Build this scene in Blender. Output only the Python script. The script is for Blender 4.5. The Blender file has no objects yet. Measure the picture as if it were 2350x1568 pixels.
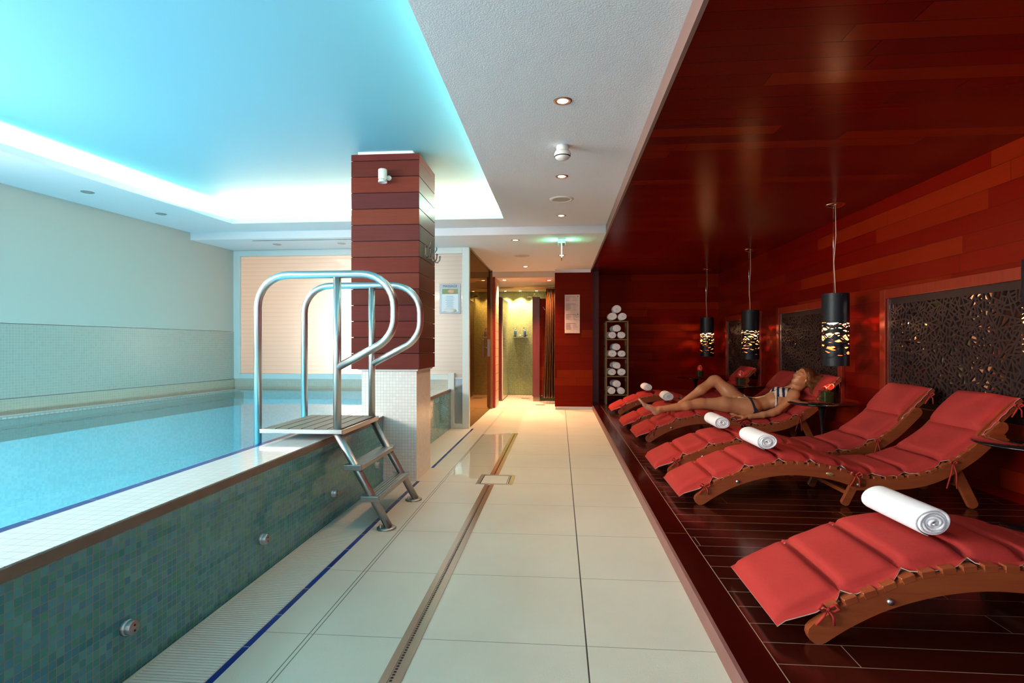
import bpy, math, random
import numpy as np
from mathutils import Vector, Matrix
R = math.radians
random.seed(7)
SC = bpy.context.scene
COL = SC.collection

# ------------------------------------------------------------ mesh builder
class MB:
    def __init__(s): s.v = []; s.f = []; s.m = []; s.sm = []
    def add(s, vs, fs, mi=0, smooth=False):
        b = len(s.v); s.v += [tuple(p) for p in vs]
        for f in fs: s.f.append(tuple(b+i for i in f)); s.m.append(mi); s.sm.append(smooth)
        return s
    def box(s, a, b, mi=0, M=None):
        x0, y0, z0 = a; x1, y1, z1 = b
        if x0 > x1: x0, x1 = x1, x0
        if y0 > y1: y0, y1 = y1, y0
        if z0 > z1: z0, z1 = z1, z0
        vs = [(x0,y0,z0),(x1,y0,z0),(x1,y1,z0),(x0,y1,z0),(x0,y0,z1),(x1,y0,z1),(x1,y1,z1),(x0,y1,z1)]
        if M is not None: vs = [M @ Vector(p) for p in vs]
        return s.add(vs, [(3,2,1,0),(4,5,6,7),(0,1,5,4),(1,2,6,5),(2,3,7,6),(3,0,4,7)], mi)
    def bar(s, p, q, w, t, mi=0, up=(0,1,0)):
        """rectangular bar from p to q: w across `up`-side, t along the other"""
        p = Vector(p); q = Vector(q); d = (q-p).normalized(); u = Vector(up)
        n = d.cross(u).normalized(); u = n.cross(d).normalized()
        vs = []
        for c in (p, q):
            for a, b in ((-1,-1),(1,-1),(1,1),(-1,1)): vs.append(c + u*(a*w/2) + n*(b*t/2))
        return s.add(vs, [(0,1,2,3),(7,6,5,4),(0,4,5,1),(1,5,6,2),(2,6,7,3),(3,7,4,0)], mi)
    def tube(s, pts, r, n=16, mi=0, cap=True):
        pts = [Vector(p) for p in pts]; N = len(pts)
        rs = r if isinstance(r, (list, tuple)) else [r]*N
        t0 = (pts[1]-pts[0]).normalized()
        a = Vector((0,0,1)) if abs(t0.z) < .9 else Vector((0,1,0))
        u = t0.cross(a).normalized(); vs = []
        for i, p in enumerate(pts):
            t = (pts[min(i+1,N-1)] - pts[max(i-1,0)]).normalized()
            u = (u - t*u.dot(t)).normalized(); w = t.cross(u)
            for k in range(n):
                an = 2*math.pi*k/n; vs.append(p + (u*math.cos(an) + w*math.sin(an))*rs[i])
        fs = [(i*n+k, i*n+(k+1)%n, (i+1)*n+(k+1)%n, (i+1)*n+k) for i in range(N-1) for k in range(n)]
        s.add(vs, fs, mi, True)
        if cap:
            b = len(s.v)-len(vs)
            s.f.append(tuple(b+k for k in range(n))[::-1]); s.m.append(mi); s.sm.append(False)
            s.f.append(tuple(b+(N-1)*n+k for k in range(n))); s.m.append(mi); s.sm.append(False)
        return s
    def lathe(s, prof, n=32, c=(0,0,0), mi=0, M=None, smooth=True):
        vs = []
        for r, z in prof:
            for k in range(n):
                an = 2*math.pi*k/n; p = Vector((r*math.cos(an), r*math.sin(an), z))
                if M is not None: p = M @ p
                vs.append(p + Vector(c))
        fs = [(i*n+k, i*n+(k+1)%n, (i+1)*n+(k+1)%n, (i+1)*n+k) for i in range(len(prof)-1) for k in range(n)]
        return s.add(vs, fs, mi, smooth)
    def prism(s, out, y0, y1, mi=0, ax='y', smooth=False):
        """outline of (a,b) pairs extruded along an axis"""
        def P(a, b, t): return (a, t, b) if ax == 'y' else ((t, a, b) if ax == 'x' else (a, b, t))
        n = len(out)
        vs = [P(a, b, y0) for a, b in out] + [P(a, b, y1) for a, b in out]
        fs = [tuple(range(n)), tuple(range(2*n-1, n-1, -1))] + [(i, i+n, (i+1)%n+n, (i+1)%n) for i in range(n)]
        return s.add(vs, fs, mi, smooth)
    def grid(s, rows, mi=0, smooth=True, flip=False):
        n = len(rows[0]); vs = [p for r in rows for p in r]
        fs = []
        for i in range(len(rows)-1):
            for k in range(n-1):
                q = (i*n+k, i*n+k+1, (i+1)*n+k+1, (i+1)*n+k)
                fs.append(q[::-1] if flip else q)
        return s.add(vs, fs, mi, smooth)
    def build(s, name, mats, parent=None, loc=(0,0,0), bevel=0, segs=2, rot=None, fixn=False):
        me = bpy.data.meshes.new(name); me.from_pydata(s.v, [], s.f)
        if not isinstance(mats, (list, tuple)): mats = [mats]
        for m in mats: me.materials.append(m)
        me.polygons.foreach_set('material_index', s.m); me.polygons.foreach_set('use_smooth', s.sm)
        if fixn:
            import bmesh
            bm = bmesh.new(); bm.from_mesh(me); bmesh.ops.recalc_face_normals(bm, faces=bm.faces); bm.to_mesh(me); bm.free()
        me.update()
        o = bpy.data.objects.new(name, me); COL.objects.link(o)
        o.location = loc
        if rot: o.rotation_euler = rot
        if parent is not None: o.parent = parent
        if bevel:
            b = o.modifiers.new('bevel', 'BEVEL'); b.width = bevel; b.segments = segs; b.limit_method = 'ANGLE'
        return o

def tag(o, label=None, cat=None, group=None, kind=None):
    if label: o['label'] = label
    if cat: o['category'] = cat
    if group: o['group'] = group
    if kind: o['kind'] = kind
    return o
def empty(name, loc=(0,0,0), rz=0, **k):
    o = bpy.data.objects.new(name, None); o.location = loc; o.rotation_euler = (0,0,rz); o.empty_display_size = .1
    COL.objects.link(o); return tag(o, **k)
def copy_tree(o, parent=None):
    c = o.copy(); COL.objects.link(c); c.parent = parent
    for ch in list(o.children): copy_tree(ch, c)
    return c

# ------------------------------------------------------------ node helpers
def rgb(h):
    """sRGB 0-255 -> linear"""
    return tuple((x/255/12.92 if x <= 10 else ((x/255+.055)/1.055)**2.4) for x in h) + (1,)
class N:
    def __init__(s, name):
        s.mat = bpy.data.materials.new(name); s.mat.use_nodes = True; s.t = s.mat.node_tree
        s.b = s.t.nodes['Principled BSDF']; s.out = s.t.nodes['Material Output']
    def n(s, typ, **k):
        nd = s.t.nodes.new(typ)
        for a, b in k.items(): setattr(nd, a, b)
        return nd
    def l(s, a, b): s.t.links.new(a, b)
    def val(s, sock, v):
        if hasattr(v, 'links') or hasattr(v, 'is_linked'): s.l(v, sock)
        else: sock.default_value = v
    def math(s, op, a, b=None, c=None, clamp=False):
        nd = s.n('ShaderNodeMath', operation=op, use_clamp=clamp)
        s.val(nd.inputs[0], a)
        if b is not None: s.val(nd.inputs[1], b)
        if c is not None: s.val(nd.inputs[2], c)
        return nd.outputs[0]
    def comb(s, x, y, z=0.0):
        nd = s.n('ShaderNodeCombineXYZ')
        for i, v in enumerate((x, y, z)): s.val(nd.inputs[i], v)
        return nd.outputs[0]
    def coords(s, kind='Object'):
        tc = s.n('ShaderNodeTexCoord'); sp = s.n('ShaderNodeSeparateXYZ'); s.l(tc.outputs[kind], sp.inputs[0])
        return {'x': sp.outputs[0], 'y': sp.outputs[1], 'z': sp.outputs[2], 'v': tc.outputs[kind]}
    def mix(s, f, a, b):
        nd = s.n('ShaderNodeMix', data_type='RGBA'); s.val(nd.inputs[0], f); s.val(nd.inputs[6], a); s.val(nd.inputs[7], b)
        return nd.outputs[2]
    def noise(s, vec, scale=5, detail=3, rough=.5):
        nd = s.n('ShaderNodeTexNoise'); s.l(vec, nd.inputs['Vector']); nd.inputs['Scale'].default_value = scale
        nd.inputs['Detail'].default_value = detail; nd.inputs['Roughness'].default_value = rough
        return nd.outputs[0]
    def ramp(s, f, stops, interp='LINEAR'):
        nd = s.n('ShaderNodeValToRGB'); s.l(f, nd.inputs[0]); cr = nd.color_ramp; cr.interpolation = interp
        while len(cr.elements) < len(stops): cr.elements.new(.5)
        for e, (p, c) in zip(cr.elements, stops): e.position = p; e.color = c
        return nd.outputs[0]
    def bump(s, h, strength=.3, dist=.01):
        nd = s.n('ShaderNodeBump'); s.l(h, nd.inputs['Height']); nd.inputs['Strength'].default_value = strength
        nd.inputs['Distance'].default_value = dist; s.l(nd.outputs[0], s.b.inputs['Normal']); return nd
    def set(s, **k):
        for a, v in k.items():
            s.val(s.b.inputs[{'color':'Base Color','rough':'Roughness','metal':'Metallic','coat':'Coat Weight','coatr':'Coat Roughness',
                'spec':'Specular IOR Level','em':'Emission Color','ems':'Emission Strength','trans':'Transmission Weight','ior':'IOR','alpha':'Alpha','sheen':'Sheen Weight','tint':'Specular Tint'}[a]], v)
        return s

def plain(name, c, rough=.5, metal=0, noise=0, nscale=20, bump=0, bscale=200, bdist=.002, **k):
    m = N(name); co = m.coords()
    if noise:
        f = m.noise(co['v'], nscale, 4)
        m.set(color=m.mix(f, tuple(x*(1-noise) for x in c[:3])+(1,), tuple(min(1, x*(1+noise)) for x in c[:3])+(1,)))
    else: m.set(color=c)
    m.set(rough=rough, metal=metal, **k)
    if bump: m.bump(m.noise(co['v'], bscale, 2), bump, bdist)
    return m.mat

def mosaic(name, ax, size, cols, grout, gw=.08, rough=.2, off=(0,0), bump=.3, coat=0, jit=0, size2=None):
    """small square tiles on the plane of the two axes in ax, one random colour each"""
    m = N(name); co = m.coords(); s2 = size2 or size
    a = m.math('DIVIDE', m.math('ADD', co[ax[0]], off[0]), size); b = m.math('DIVIDE', m.math('ADD', co[ax[1]], off[1]), s2)
    wn = m.n('ShaderNodeTexWhiteNoise', noise_dimensions='2D'); m.l(m.comb(m.math('FLOOR', a), m.math('FLOOR', b)), wn.inputs['Vector'])
    n = len(cols); tile = m.ramp(wn.outputs['Value'], [((i+.5)/n, c) for i, c in enumerate(cols)])
    def line(u): return m.math('GREATER_THAN', m.math('ABSOLUTE', m.math('SUBTRACT', m.math('FRACT', u), .5)), .5-gw/2)
    g = m.math('MAXIMUM', line(a) if gw else 0.0, line(b) if gw else m.math('GREATER_THAN', m.math('ABSOLUTE', m.math('SUBTRACT', m.math('FRACT', b), .5)), .493))
    big = m.noise(co['v'], 1.3, 2)
    m.set(color=m.mix(g, tile, grout), rough=m.math('ADD', m.math('MULTIPLY', g, .4), rough), coat=coat)
    h = m.math('ADD', m.math('MULTIPLY', g, -1.0), m.math('MULTIPLY', wn.outputs['Value'], jit))
    m.bump(h, bump, .0015)
    return m.mat

def planks(name, al, ac, L, W, cols, gap, gapw=.003, rough=.3, coat=.3, coatr=.1, grain=.25, bump=.3, spec=.5, off=(0,0), endgap=True, tint=(1,.13,.06,1)):
    m = N(name); m.set(tint=tint); m.b.inputs['Coat Tint'].default_value = tint; co = m.coords()
    b = m.math('DIVIDE', m.math('ADD', co[ac], off[1]), W); row = m.math('FLOOR', b)
    w1 = m.n('ShaderNodeTexWhiteNoise', noise_dimensions='1D'); m.l(row, w1.inputs['W'])
    a = m.math('ADD', m.math('DIVIDE', m.math('ADD', co[al], off[0]), L), m.math('MULTIPLY', w1.outputs['Value'], 7.3))
    wn = m.n('ShaderNodeTexWhiteNoise', noise_dimensions='2D'); m.l(m.comb(m.math('FLOOR', a), row), wn.inputs['Vector'])
    n = len(cols); tile = m.ramp(wn.outputs['Value'], [((i+.5)/n, c) for i, c in enumerate(cols)])
    def line(u, w): return m.math('GREATER_THAN', m.math('ABSOLUTE', m.math('SUBTRACT', m.math('FRACT', u), .5)), .5-w/2)
    g = line(b, gapw/W)
    if endgap: g = m.math('MAXIMUM', g, line(a, gapw/L))
    gv = m.comb(m.math('ADD', m.math('MULTIPLY', co[al], 2.5), m.math('MULTIPLY', wn.outputs['Value'], 40)), m.math('MULTIPLY', co[ac], 45.0), m.math('MULTIPLY', wn.outputs['Value'], 9))
    gr = m.noise(gv, 1.0, 4, .6)
    col = m.mix(m.math('MULTIPLY', gr, grain), tile, tuple(x*.35 for x in gap[:3])+(1,)) if False else m.mix(gr, m.mix(1.0, tile, tile), m.mix(grain, tile, (0.01,0.002,0.001,1)))
    m.set(color=m.mix(g, col, gap), rough=m.math('ADD', rough, m.math('MULTIPLY', gr, .08)), coat=coat, coatr=coatr, spec=spec)
    m.bump(m.math('ADD', m.math('MULTIPLY', g, -1.0), m.math('MULTIPLY', gr, .06)), bump, .002)
    return m.mat

def wood(name, c1, c2, al='x', rough=.35, coat=.2):
    m = N(name); co = m.coords()
    o = {'x':('y','z'),'y':('x','z'),'z':('x','y')}[al]
    v = m.comb(m.math('MULTIPLY', co[al], 2.0), m.math('MULTIPLY', co[o[0]], 40.0), m.math('MULTIPLY', co[o[1]], 40.0))
    g = m.noise(v, 1.0, 4, .6)
    m.set(color=m.ramp(g, [(.3, c1), (.7, c2)]), rough=rough, coat=coat, coatr=.2); m.bump(g, .15, .001)
    return m.mat

# ------------------------------------------------------------ materials
M = {}
M['plaster'] = plain('ceiling_plaster', (.80,.82,.87,1), .8, bump=.35, bscale=130, bdist=.004)
M['wallpaint'] = plain('wall_paint', (.56,.52,.46,1), .75, bump=.05, bscale=200)
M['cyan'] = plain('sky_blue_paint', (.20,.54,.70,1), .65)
M['coveinner'] = plain('cove_white', (.85,.85,.80,1), .7)
M['whitealu'] = plain('white_aluminium', (.72,.77,.77,1), .4)
M['steel'] = plain('brushed_steel', (.62,.60,.57,1), .3, 1.0, bump=.02, bscale=400, bdist=.001)
M['darksteel'] = plain('dull_steel', (.42,.41,.39,1), .38, 1.0, noise=.15, nscale=60)
M['chrome'] = plain('chrome', (.8,.78,.75,1), .12, 1.0)
M['black'] = plain('black_lacquer', (.006,.005,.006,1), .06, coat=.5)
M['shade'] = plain('black_wood_veneer', (.008,.009,.013,1), .42, spec=.3, bump=.5, bscale=60, bdist=.002)
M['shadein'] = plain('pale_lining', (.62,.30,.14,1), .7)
M['blue'] = mosaic('cobalt_tile', 'xy', 50., [rgb((6,36,120)), rgb((10,44,132))], (.35,.33,.3,1), gw=.0, size2=.245, rough=.25)
M['rim'] = plain('brown_stone_edge', (.20,.135,.095,1), .5, noise=.3, nscale=9)
M['white'] = plain('white_plastic', (.8,.8,.78,1), .4)
M['glassclear'] = None
RED = [(.15,.0018,.0005,1),(.21,.003,.0008,1),(.17,.002,.0006,1),(.27,.015,.002,1),(.155,.0018,.0005,1),(.19,.0025,.0007,1)]
RED_DIM = [(.08,.003,.001,1),(.11,.004,.001,1),(.09,.003,.001,1),(.14,.012,.002,1)]  # same red boards, colours darkened to offset the light falling on the block
M['wall_red_y'] = planks('red_boards_side', 'y', 'z', 1.4, .137, RED, (.03,.003,.001,1), rough=.28, coat=0, grain=.3, spec=.45)
M['wall_red_x'] = planks('red_boards_front', 'x', 'z', 1.4, .137, RED, (.03,.003,.001,1), rough=.28, coat=0, grain=.3, spec=.45)
M['ceil_red'] = planks('red_boards_ceiling', 'x', 'y', 1.5, .137, RED, (.02,.002,.001,1), rough=.19, coat=0, grain=.3, spec=.3)
M['block_red'] = planks('red_boards_dimmed', 'x', 'z', 1.4, .137, RED_DIM, (.02,.002,.001,1), rough=.28, coat=0, grain=.3, spec=.45)
M['dark_red'] = wood('partition_wood', (.060,.005,.002,1), (.10,.010,.003,1), 'z')
M['trim_red'] = wood('red_trim_wood', (.20,.008,.002,1), (.28,.020,.004,1), 'z', .4, 0)
M['fascia'] = plain('fascia_brown', (.22,.12,.10,1), .5)
DK = [(.026,.0032,.002,1),(.042,.0045,.0025,1),(.031,.004,.0025,1),(.055,.006,.003,1),(.034,.004,.0025,1)]
M['deck'] = planks('dark_deck_boards', 'x', 'y', 1.9, .1345, DK, (.30,.22,.15,1), gapw=.0032, rough=.15, coat=0, spec=.6, grain=.3, bump=.2)
M['deckedge'] = planks('dark_deck_border', 'y', 'x', 1.8, 5, DK, (.30,.22,.15,1), gapw=.003, rough=.2, coat=.5, grain=.3, bump=.2, off=(0,2))
M['nosing'] = plain('worn_nosing', (.22,.085,.07,1), .55, noise=.3, nscale=12)
COLW = [(.105,.024,.021,1),(.16,.027,.022,1),(.20,.042,.026,1),(.10,.026,.032,1),(.15,.026,.022,1)]
m = N('column_boards'); co = m.coords(); row = m.math('FLOOR', m.math('DIVIDE', m.math('SUBTRACT', co['z'], .907), .13))
wn = m.n('ShaderNodeTexWhiteNoise', noise_dimensions='1D'); m.l(row, wn.inputs['W'])
g = m.noise(m.comb(m.math('MULTIPLY', co['x'], 3.0), m.math('MULTIPLY', co['y'], 3.0), m.math('MULTIPLY', co['z'], 70.0)), 1, 4)
base = m.ramp(wn.outputs['Value'], [((i+.5)/5, c) for i, c in enumerate(COLW)])
m.set(color=m.mix(m.math('MULTIPLY', g, .5), base, (.03,.006,.005,1)), rough=.33, coat=0, spec=.25, tint=(1,.4,.3,1)); M['colwood'] = m.mat
M['core'] = plain('dark_core', (.01,.005,.005,1), .8)
def wallmosaic(n, ax, c, **k):
    return mosaic(n, ax, .0253, [tuple(x*s for x in c)+(1,) for s in (.955,.985,1.0,1.015)], tuple(x*1.12 for x in c)+(1,), gw=.09, rough=.22, bump=.15, **k)
M['dado'] = wallmosaic('mosaic_dado', 'yz', (.44,.42,.36))
M['dadolow'] = wallmosaic('mosaic_dado_lower', 'yz', (.48,.43,.34))
M['sillmos'] = wallmosaic('mosaic_sill', 'xz', (.56,.52,.44))
M['colmosx'] = mosaic('column_mosaic', 'xz', .0253, [(.78,.76,.72,1),(.84,.82,.78,1),(.80,.78,.73,1)], (.60,.56,.50,1), gw=.12, rough=.2, bump=.3)
M['colmosy'] = mosaic('column_mosaic_side', 'yz', .0253, [(.78,.76,.72,1),(.84,.82,.78,1)], (.62,.58,.52,1), gw=.1, rough=.2, bump=.3)
GT = [(.03,.24,.26,1),(.04,.29,.25,1),(.05,.26,.37,1),(.07,.35,.36,1),(.03,.20,.32,1),(.09,.37,.38,1),(.05,.30,.24,1)]
M['poolout'] = mosaic('pool_wall_mosaic', 'yz', .0253, GT, (.26,.27,.22,1), gw=.07, rough=.1, bump=.25, coat=.3)
M['poolin_f'] = mosaic('pool_floor_mosaic', 'xy', .0253, [(.36,.76,.88,1),(.46,.84,.92,1),(.40,.8,.9,1)], (.48,.8,.88,1), rough=.3)
M['poolin_y'] = mosaic('pool_side_mosaic', 'yz', .0253, [(.38,.72,.80,1),(.48,.8,.86,1)], (.5,.75,.8,1), rough=.3)
M['poolin_x'] = mosaic('pool_end_mosaic', 'xz', .0253, [(.38,.72,.80,1),(.48,.8,.86,1)], (.5,.75,.8,1), rough=.3)
M['coping'] = mosaic('coping_tiles', 'xy', .045, [(.80,.82,.80,1),(.84,.86,.84,1),(.82,.84,.81,1)], (.40,.33,.29,1), gw=.06, rough=.1, bump=.3, coat=.5, off=(1.434, 0), size2=.048)
M['grate'] = plain('white_grate', (.72,.70,.62,1), .45)
M['green'] = mosaic('shower_mosaic', 'xz', .021, [(.26,.40,.14,1),(.36,.48,.16,1),(.22,.38,.24,1),(.42,.52,.19,1),(.28,.42,.17,1),(.20,.34,.26,1)], (.50,.54,.32,1), gw=.12, rough=.15, bump=.3)
M['greeny'] = mosaic('shower_mosaic_side', 'yz', .03, [(.16,.25,.10,1),(.30,.36,.13,1),(.14,.24,.20,1),(.38,.42,.16,1)], (.40,.42,.28,1), gw=.12, rough=.15)
M['showerfloor'] = mosaic('shower_floor', 'xy', .06, [(.70,.62,.55,1),(.74,.66,.58,1)], (.5,.4,.34,1), gw=.08, rough=.3)

# large floor tiles with hand placed joints
m = N('floor_tiles'); co = m.coords()
def near(u, c, w): return m.math('LESS_THAN', m.math('ABSOLUTE', m.math('SUBTRACT', u, c)), w)
fy = m.math('FRACT', m.math('DIVIDE', m.math('SUBTRACT', co['y'], .27), .6))
jy = m.math('GREATER_THAN', m.math('ABSOLUTE', m.math('SUBTRACT', fy, .5)), .5-.0018/.6)
jx = near(co['x'], .098, .0028)
jx2 = m.math('MAXIMUM', near(co['x'], -.951, .0022), near(co['x'], -.934, .0022))
n1 = m.noise(co['v'], 2.2, 4); n2 = m.noise(co['v'], 170, 2); n3 = m.noise(co['v'], 14, 4)
base = m.ramp(n1, [(.3, (.64,.60,.49,1)), (.7, (.69,.655,.54,1))])
base = m.mix(m.math('MULTIPLY', n3, .12), base, (.46,.43,.34,1))
c = m.mix(m.math('MULTIPLY', jy, .8), base, (.12,.11,.09,1)); c = m.mix(jx, c, (.03,.03,.025,1)); c = m.mix(jx2, c, (.10,.09,.07,1))
# standing water beside the drain, far part
wx = m.math('MULTIPLY', m.math('GREATER_THAN', co['x'], -.946), m.math('LESS_THAN', co['x'], -.55))
wy = m.math('GREATER_THAN', m.math('ADD', co['y'], m.math('MULTIPLY', n1, .6)), 5.0)
wy = m.math('MULTIPLY', wy, m.math('LESS_THAN', m.math('ADD', co['y'], m.math('MULTIPLY', n1, .8)), 7.35))
wet = m.math('MULTIPLY', wx, wy)
leftwet = m.math('MULTIPLY', m.math('LESS_THAN', co['x'], -.55), .12)
rr = m.math('SUBTRACT', m.math('SUBTRACT', .44, m.math('MULTIPLY', wet, .38)), leftwet)
m.set(color=m.mix(m.math('MULTIPLY', wet, .12), c, (.35,.34,.22,1)), rough=rr)
dry = m.math('SUBTRACT', 1.0, wet)
hh = m.math('ADD', m.math('MULTIPLY', m.math('MULTIPLY', n2, dry), .6), m.math('MULTIPLY', m.math('ADD', jy, jx), -1.2))
m.bump(hh, .35, .0025); M['floor'] = m.mat

# wavy pool water: tinted transparent + fresnel gloss
m = N('pool_water'); co = m.coords(); t = m.t
gl = m.n('ShaderNodeBsdfGlossy'); gl.inputs['Roughness'].default_value = .015
tr = m.n('ShaderNodeBsdfTransparent'); tr.inputs['Color'].default_value = (.66,.94,1,1)
fr = m.n('ShaderNodeFresnel'); fr.inputs['IOR'].default_value = 1.33
mx = m.n('ShaderNodeMixShader'); bp = m.n('ShaderNodeBump'); bp.inputs['Strength'].default_value = .05; bp.inputs['Distance'].default_value = .02
m.l(m.noise(co['v'], 7, 3), bp.inputs['Height'])
for nd in (gl, fr): m.l(bp.outputs[0], nd.inputs['Normal'])
m.l(fr.outputs[0], mx.inputs[0]); m.l(tr.outputs[0], mx.inputs[1]); m.l(gl.outputs[0], mx.inputs[2]); m.l(mx.outputs[0], m.out.inputs[0])
M['water'] = m.mat
def coatedglass(name, tint, glossw, grough, diffcol, trans=0.0):
    m = N(name)
    gl = m.n('ShaderNodeBsdfGlossy'); gl.inputs['Roughness'].default_value = grough; gl.inputs['Color'].default_value = tint
    df = m.n('ShaderNodeBsdfDiffuse'); df.inputs['Color'].default_value = diffcol
    mx = m.n('ShaderNodeMixShader'); mx.inputs[0].default_value = glossw
    m.l(df.outputs[0], mx.inputs[1]); m.l(gl.outputs[0], mx.inputs[2]); m.l(mx.outputs[0], m.out.inputs[0]); return m.mat
M['bronzeglass'] = coatedglass('bronze_mirror_glass', (.27,.185,.09,1), .8, .012, (.16,.08,.03,1))
M['greyglass'] = coatedglass('grey_glass', (.7,.74,.75,1), .4, .12, (.22,.23,.22,1))
def clearglass(name, col=(1,1,1,1)):
    m = N(name)
    gl = m.n('ShaderNodeBsdfGlossy'); gl.inputs['Roughness'].default_value = .01
    tr = m.n('ShaderNodeBsdfTransparent'); tr.inputs['Color'].default_value = col
    lwt = m.n('ShaderNodeLayerWeight'); lwt.inputs['Blend'].default_value = .5; mx = m.n('ShaderNodeMixShader')
    f = m.math('ADD', .05, m.math('MULTIPLY', m.math('POWER', lwt.outputs['Facing'], 4.0), .6))
    m.l(f, mx.inputs[0]); m.l(tr.outputs[0], mx.inputs[1]); m.l(gl.outputs[0], mx.inputs[2]); m.l(mx.outputs[0], m.out.inputs[0]); return m.mat
M['glassclear'] = clearglass('clear_glass', (.9,.95,.9,1))
# frosted pane with a pleated blind in it, lit from the room behind
m = N('frosted_pane'); co = m.coords()
st = m.math('FRACT', m.math('DIVIDE', m.math('ADD', co['z'], m.math('MULTIPLY', m.noise(co['v'], 1.5, 1), .02)), .056))
st = m.math('POWER', st, 3.0)
stv = m.math('MULTIPLY', st, .38)
tl = m.n('ShaderNodeBsdfTranslucent'); m.l(m.mix(stv, (.95,.88,.80,1), (.62,.56,.48,1)), tl.inputs['Color'])
df = m.n('ShaderNodeBsdfDiffuse'); df.inputs['Color'].default_value = (.7,.66,.6,1)
gl = m.n('ShaderNodeBsdfGlossy'); gl.inputs['Roughness'].default_value = .05
mx = m.n('ShaderNodeMixShader'); mx.inputs[0].default_value = .35; m.l(tl.outputs[0], mx.inputs[1]); m.l(df.outputs[0], mx.inputs[2])
fr = m.n('ShaderNodeFresnel'); fr.inputs['IOR'].default_value = 1.45; mx2 = m.n('ShaderNodeMixShader')
m.l(fr.outputs[0], mx2.inputs[0]); m.l(mx.outputs[0], mx2.inputs[1]); m.l(gl.outputs[0], mx2.inputs[2]); m.l(mx2.outputs[0], m.out.inputs[0]); M['frost'] = m.mat
def emit(name, c, s): 
    m = N(name); m.set(color=(0,0,0,1), em=c, ems=s); return m.mat
M['lamp'] = emit('lit_lamp', (1,.72,.42,1), 9)
M['lampoff'] = plain('unlit_lamp', (.35,.38,.38,1), .3)
M['ledglow'] = emit('green_lit_sign', (.1,.9,.45,1), 1.6)
M['ledwhite'] = emit('white_lit_edge', (.75,1,.85,1), .4)
M['tube'] = emit('cove_tube', (1,.93,.72,1), 6)
M['skin'] = None
m = N('skin'); co = m.coords()
m.set(color=m.ramp(m.noise(co['v'], 9, 3), [(.3, (.58,.215,.095,1)), (.7, (.66,.27,.125,1))]), rough=.38, spec=.5)
m.b.inputs['Subsurface Weight'].default_value = .08; m.b.inputs['Subsurface Radius'].default_value = (.02,.008,.004); M['skin'] = m.mat
M['lips'] = plain('lips', (.42,.12,.10,1), .35); M['brow'] = plain('brow', (.10,.04,.02,1), .7)
M['sole'] = plain('sole_skin', (.66,.32,.24,1), .5)
m = N('hair'); co = m.coords()
hv = m.comb(m.math('MULTIPLY', co['x'], 160.0), m.math('MULTIPLY', co['y'], 90.0), m.math('MULTIPLY', co['z'], 22.0)); hn = m.noise(hv, 1, 3)
m.set(color=m.ramp(hn, [(.3, (.055,.015,.006,1)), (.7, (.19,.060,.020,1))]), rough=.42, spec=.3, tint=(1,.6,.4,1)); m.bump(hn, .6, .004); M['hair'] = m.mat
m = N('cushion_red'); co = m.coords()
wv = m.noise(co['v'], 5, 5, .6)
m.set(color=m.ramp(m.noise(co['v'], 1.8, 3), [(.3, (.35,.028,.025,1)), (.7, (.42,.038,.033,1))]), rough=.8, spec=.2, tint=(1,.4,.3,1))
m.bump(m.math('ADD', wv, m.math('MULTIPLY', m.noise(co['v'], 420, 1), .08)), .5, .012); M['red'] = m.mat
M['cream'] = plain('cream_backing', (.62,.50,.40,1), .8)
M['lwood'] = wood('lounger_wood', (.23,.040,.011,1), (.32,.070,.019,1), 'x', .38, .1)
M['rackwood'] = wood('rack_wood', (.16,.085,.03,1), (.24,.14,.05,1), 'z', .5, 0)
M['towel'] = plain('white_terry', (.90,.88,.90,1), .95, bump=.5, bscale=420, bdist=.003, sheen=.2)
M['navy'] = plain('navy_cloth', (.012,.010,.045,1), .7); M['bikcream'] = plain('cream_cloth', (.85,.66,.52,1), .7)
M['brass'] = plain('brass_plate', (.75,.6,.25,1), .35, .8)
M['screen'] = plain('dark_cut_panel', (.038,.017,.015,1), .6, spec=.15)
M['backing'] = coatedglass('dark_glass_backing', (.75,.8,.9,1), .45, .04, (.01,.008,.008,1))
M['leaf'] = plain('dark_leaf', (.035,.045,.012,1), .3)
M['spathe'] = plain('anthurium_red', (.85,.03,.015,1), .18, coat=.6, bump=.4, bscale=60, bdist=.004)
M['spadix'] = plain('spadix_cream', (.9,.65,.35,1), .5)
m = N('curtain_cloth'); co = m.coords(); m.set(color=(.11,.045,.017,1), rough=.3, metal=.25, spec=.5); m.bump(m.noise(co['v'], 40, 3), .2, .004); M['curtain'] = m.mat
M['paper'] = plain('sign_paper', (.78,.84,.92,1), .4); M['ink'] = plain('dark_ink', (.04,.05,.08,1), .5); M['blueink'] = plain('blue_ink', (.25,.38,.62,1), .5)
M['board'] = plain('pale_board', (.62,.46,.42,1), .35); M['greyink'] = plain('grey_ink', (.30,.20,.19,1), .5)
M['photo1'] = plain('print_green', (.25,.30,.12,1), .4); M['photo2'] = plain('print_skin', (.75,.45,.30,1), .4)
M['bluelabel'] = plain('blue_bottle', (.03,.10,.22,1), .3)

def struct(mb, name, mat, label, parent=None, **k):
    o = mb.build(name, mat, parent, **k)
    if parent is None: tag(o, label, name.split('_')[0], kind='structure')
    return o

# ------------------------------------------------------------ room
YN, YB, YC = -3.0, 7.35, 9.86          # near end, window wall, corridor ceiling end
XR, XF = 2.98, .5345
def lw(y): return -4.45 - .107*(YB-y)   # skewed left wall
def lc(y): return -3.72 - .107*(6.14-y) # left edge of the ceiling opening
def le(y): return -4.27 - .107*(YB-y)   # water edge on the left

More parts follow.
